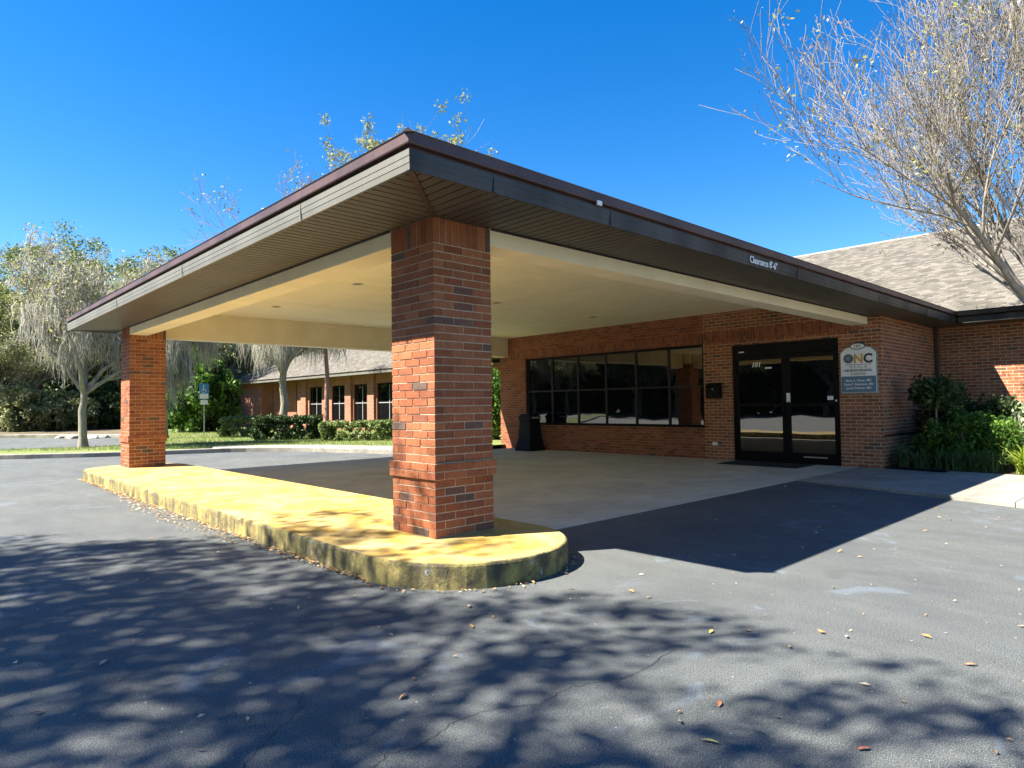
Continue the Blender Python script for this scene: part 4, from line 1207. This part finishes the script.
# ---- trees behind the photographer that throw the dappled shade
def shade_tree(foot, centre, radii, seed, label, ncl=760, per=46):
    rng = np.random.default_rng(seed)
    cx, cy, cz = centre[0]-foot[0], centre[1]-foot[1], centre[2]
    u = rng.normal(size=(ncl, 3)); u /= np.linalg.norm(u, axis=1, keepdims=True)
    wob = 1 + .16*np.sin(u[:, :1]*4+seed) + .14*np.cos(u[:, 1:2]*5+seed*2)
    cen = u*(rng.random((ncl, 1))**.42)*wob*np.array(radii) + (cx, cy, cz)
    # limbs reach for a sample of the clumps
    br = [([(0,0,0), (cx*.1,cy*.1,cz*.35), (cx*.5,cy*.5,cz*.62)], [.34,.26,.2])]
    fork = np.array([cx*.5, cy*.5, cz*.62])
    for c in cen[:60]:
        m1 = fork*.6 + c*.4 + rng.normal(size=3)*.25; m2 = fork*.25 + c*.75 + rng.normal(size=3)*.25
        br.append(([tuple(fork + rng.normal(size=3)*.08), tuple(m1), tuple(m2), tuple(c)], [.10, .06, .035, .012]))
    root = empty('shade_tree', foot, label, 'tree', 'trees behind the photographer')
    V, F = tubes(br, 8); np_mesh('trunk', V, F, M['bark_grey'], root, True)
    V, F = leaves(cen, per, (.32,.32,.2), .056, rng, flat=.5); np_mesh('crown', V, F, M['oak_leaf'], root)
    return root
shade_tree((-6.6,9.6,0), (-5.8,8.5,8.5), (2.7,3.4,1.7), 91, 'tall leafy shade tree left of the camera, seen by its shadow on the asphalt', 480, 38)
shade_tree((-6.6,3.4,0), (-5.0,4.2,8.0), (2.5,2.9,1.5), 92, 'tall leafy shade tree behind the camera, seen by its dappled shadow', 390, 38)
# woods across the road, only seen mirrored in the glass
for i in range(9):
    y_ = 10 + i*6.5
    place(oakA if i % 2 else oakB, 'oak_tree', (-27 - (i % 3)*3, y_, 0), i*1.3, .85, 'oak across the road mirrored in the tinted glass', 'tree', 'oaks mirrored in the glass')

rng = np.random.default_rng(51)
cen = [(-36 - rng.random()*8, rng.uniform(-5, 110), rng.random()*15) for k in range(1700)]
V, F = leaves(np.array(cen), 90, (2.6,2.6,1.8), .42, rng)
setp(np_mesh('distant_woodland', V, F, M['dark_leaf']), 'dark woods across the road mirrored in the tinted windows', 'woodland', kind='stuff')

# ------------------------------------------------------------------ small things
# fallen leaves: a drift along the kerb and a scatter on the asphalt
rng = np.random.default_rng(12)
pts = []
for k in range(1300):
    y_ = 4.2 + rng.random()**.9*9.8; wdt = .04 + .22*math.exp(-((y_-8.3)/2.3)**2)
    pts.append((CX-RR_-.015-abs(rng.normal())*wdt*.6, y_, .012+rng.random()*.02))
for k in range(90): 
    a = R(rng.uniform(180, 330)); pts.append((CX+(RR_+.02+abs(rng.normal())*.05)*math.cos(a), YA+(RR_+.02+abs(rng.normal())*.05)*math.sin(a), .012))
for k in range(230): pts.append((rng.uniform(4.2,12), rng.uniform(-.5,4.4), .010))
for k in range(170): pts.append((rng.uniform(.4,4.2), rng.uniform(.4,9), .010))
for k in range(25): pts.append((rng.uniform(4.5,12.5), rng.uniform(4.6,13), .016))
for k in range(14): pts.append((rng.uniform(3.9,4.15), rng.uniform(4.4,13), .187))
P = np.array(pts); n = len(P)
az = rng.random(n)*6.28; s = (.010 + .022*rng.random(n)**2)*np.where(np.arange(n) < 1300, 1.0, .95)
a = np.stack([np.cos(az), np.sin(az), rng.normal(size=n)*.18], 1)*s[:, None]; b = np.stack([-np.sin(az), np.cos(az), rng.normal(size=n)*.25], 1)*s[:, None]*.45
up_ = np.zeros_like(a); up_[:, 2] = s*.18
V = np.stack([P-a, P-a*.3-b+up_, P+a, P+a*.2+b+up_], 1).reshape(-1, 3); F = np.arange(4*n).reshape(-1, 4)
setp(np_mesh('leaf_litter', V, F, M['dryleaf']), 'dry leaf litter drifted along the yellow kerb and over the asphalt', 'leaf litter', kind='stuff')
def leafthing(loc, s, rz, col, label):
    root = MB(); n = 7; pts = []
    for i in range(n+1):
        t = i/n; pts.append((t, math.sin(math.pi*t)**.8*.32))
    L = [((t-.5)*s*2, w*s*2*.5, .004 + .10*s*math.sin(math.pi*t) + .12*s) for t, w in pts]; Rr_ = [((t-.5)*s*2, -w*s*2*.5, .004 + .10*s*math.sin(math.pi*t) + .05*s) for t, w in pts]
    Md = [((t-.5)*s*2, 0, .004 + .10*s*math.sin(math.pi*t)) for t, w in pts]
    for i in range(n):
        root.poly([Md[i], Md[i+1], L[i+1], L[i]]); root.poly([Rr_[i], Rr_[i+1], Md[i+1], Md[i]])
    o = root.build('fallen_leaf', col, fix=False); o.location = loc; o.rotation_euler = (0, 0, rz)
    setp(o, label, 'leaf', 'larger fallen leaves on the asphalt')
lo_ = simple('orange_leaf', (.55,.20,.07), .6, .2, 40); ly_ = simple('yellow_leaf', (.66,.52,.14), .6, .2, 40); lb_ = simple('tan_leaf', (.50,.38,.24), .6, .2, 40); lr_ = simple('red_brown_leaf', (.32,.10,.06), .6, .2, 40)
for a in [((2.5,1.43,.002),.028,.4,lo_,'orange leaf in the middle of the foreground shade'), ((2.2,1.30,.002),.032,1.9,ly_,'curled yellow leaf nearest the bottom of the view'), ((2.54,.89,.002),.028,2.6,lr_,'red-brown leaf low on the right in the shade'),
          ((3.69,.81,.002),.032,2.4,lo_,'orange leaf on the sunny asphalt at lower right'), ((.77,3.79,.002),.035,.9,lb_,'tan leaf in the dappled shade at far left'), ((1.05,2.69,.002),.022,1.2,lb_,'small pale leaf beside the crack at lower left'), ((3.25,1.9,.002),.03,.2,ly_,'yellow leaf at the ragged edge of the tree shadow')]:
    leafthing(*a)
# stones by the forked tree
rnd = random.Random(8)
for i, (px, ds, s) in enumerate([(62,27.9,.17),(73,27.4,.26),(92,27.2,.24),(104,27.6,.17)]):
    bm = bmesh.new(); bmesh.ops.create_icosphere(bm, subdivisions=2, radius=1)
    for v in bm.verts: v.co = Vector((v.co.x*1.5, v.co.y, v.co.z*.7))*s*(1+rnd.uniform(-.13,.13))
    me = bpy.data.meshes.new('stone'); bm.to_mesh(me); bm.free(); me.materials.append(M['stone'])
    o = bpy.data.objects.new('stone', me); link(o); o.location = pol(px, ds, .12); o.rotation_euler = (0,0,i)
    setp(o, ['small stone leftmost beside the forked tree', 'large pale stone left of the forked tree', 'pale stone right behind the forked tree', 'small stone rightmost beside the forked tree'][i], 'stone', 'stones near the forked tree')
# grass blades on the lawn strip
n = 42000
px = rng.uniform(-20, 400, n); ds = rng.uniform(19, 36, n)
th = R(46.72) - np.arctan((px-512)/656.86); q = ds/np.cos(np.arctan((px-512)/656.86))
G = np.stack([q*np.cos(th), q*np.sin(th)], 1)
def inside(P, poly):
    x, y = P[:, 0], P[:, 1]; res = np.zeros(len(P), bool); j = len(poly)-1
    for i in range(len(poly)):
        xi, yi = poly[i]; xj, yj = poly[j]
        c = ((yi > y) != (yj > y)) & (x < (xj-xi)*(y-yi)/((yj-yi)+1e-12)+xi); res ^= c; j = i
    return res
lp = lawn + [(-40,90),(-60,70)]
G = G[inside(G, lp) & ~inside(G, far_lot)]; n = len(G)
az = rng.random(n)*6.28; hgt = .03 + .05*rng.random(n); wd = .006
B0_ = np.stack([G[:, 0], G[:, 1], np.full(n, .1)], 1); D = np.stack([np.cos(az), np.sin(az), np.zeros(n)], 1)*wd
Tp = B0_ + np.stack([rng.normal(size=n)*.02, rng.normal(size=n)*.02, hgt], 1)
V = np.stack([B0_-D, B0_+D, Tp+D*.3, Tp-D*.3], 1).reshape(-1, 3)
setp(np_mesh('grass', V, np.arange(4*n).reshape(-1, 4), M['grass_blade']), 'short patchy winter grass on the lawn strip beyond the drive', 'grass', kind='stuff')
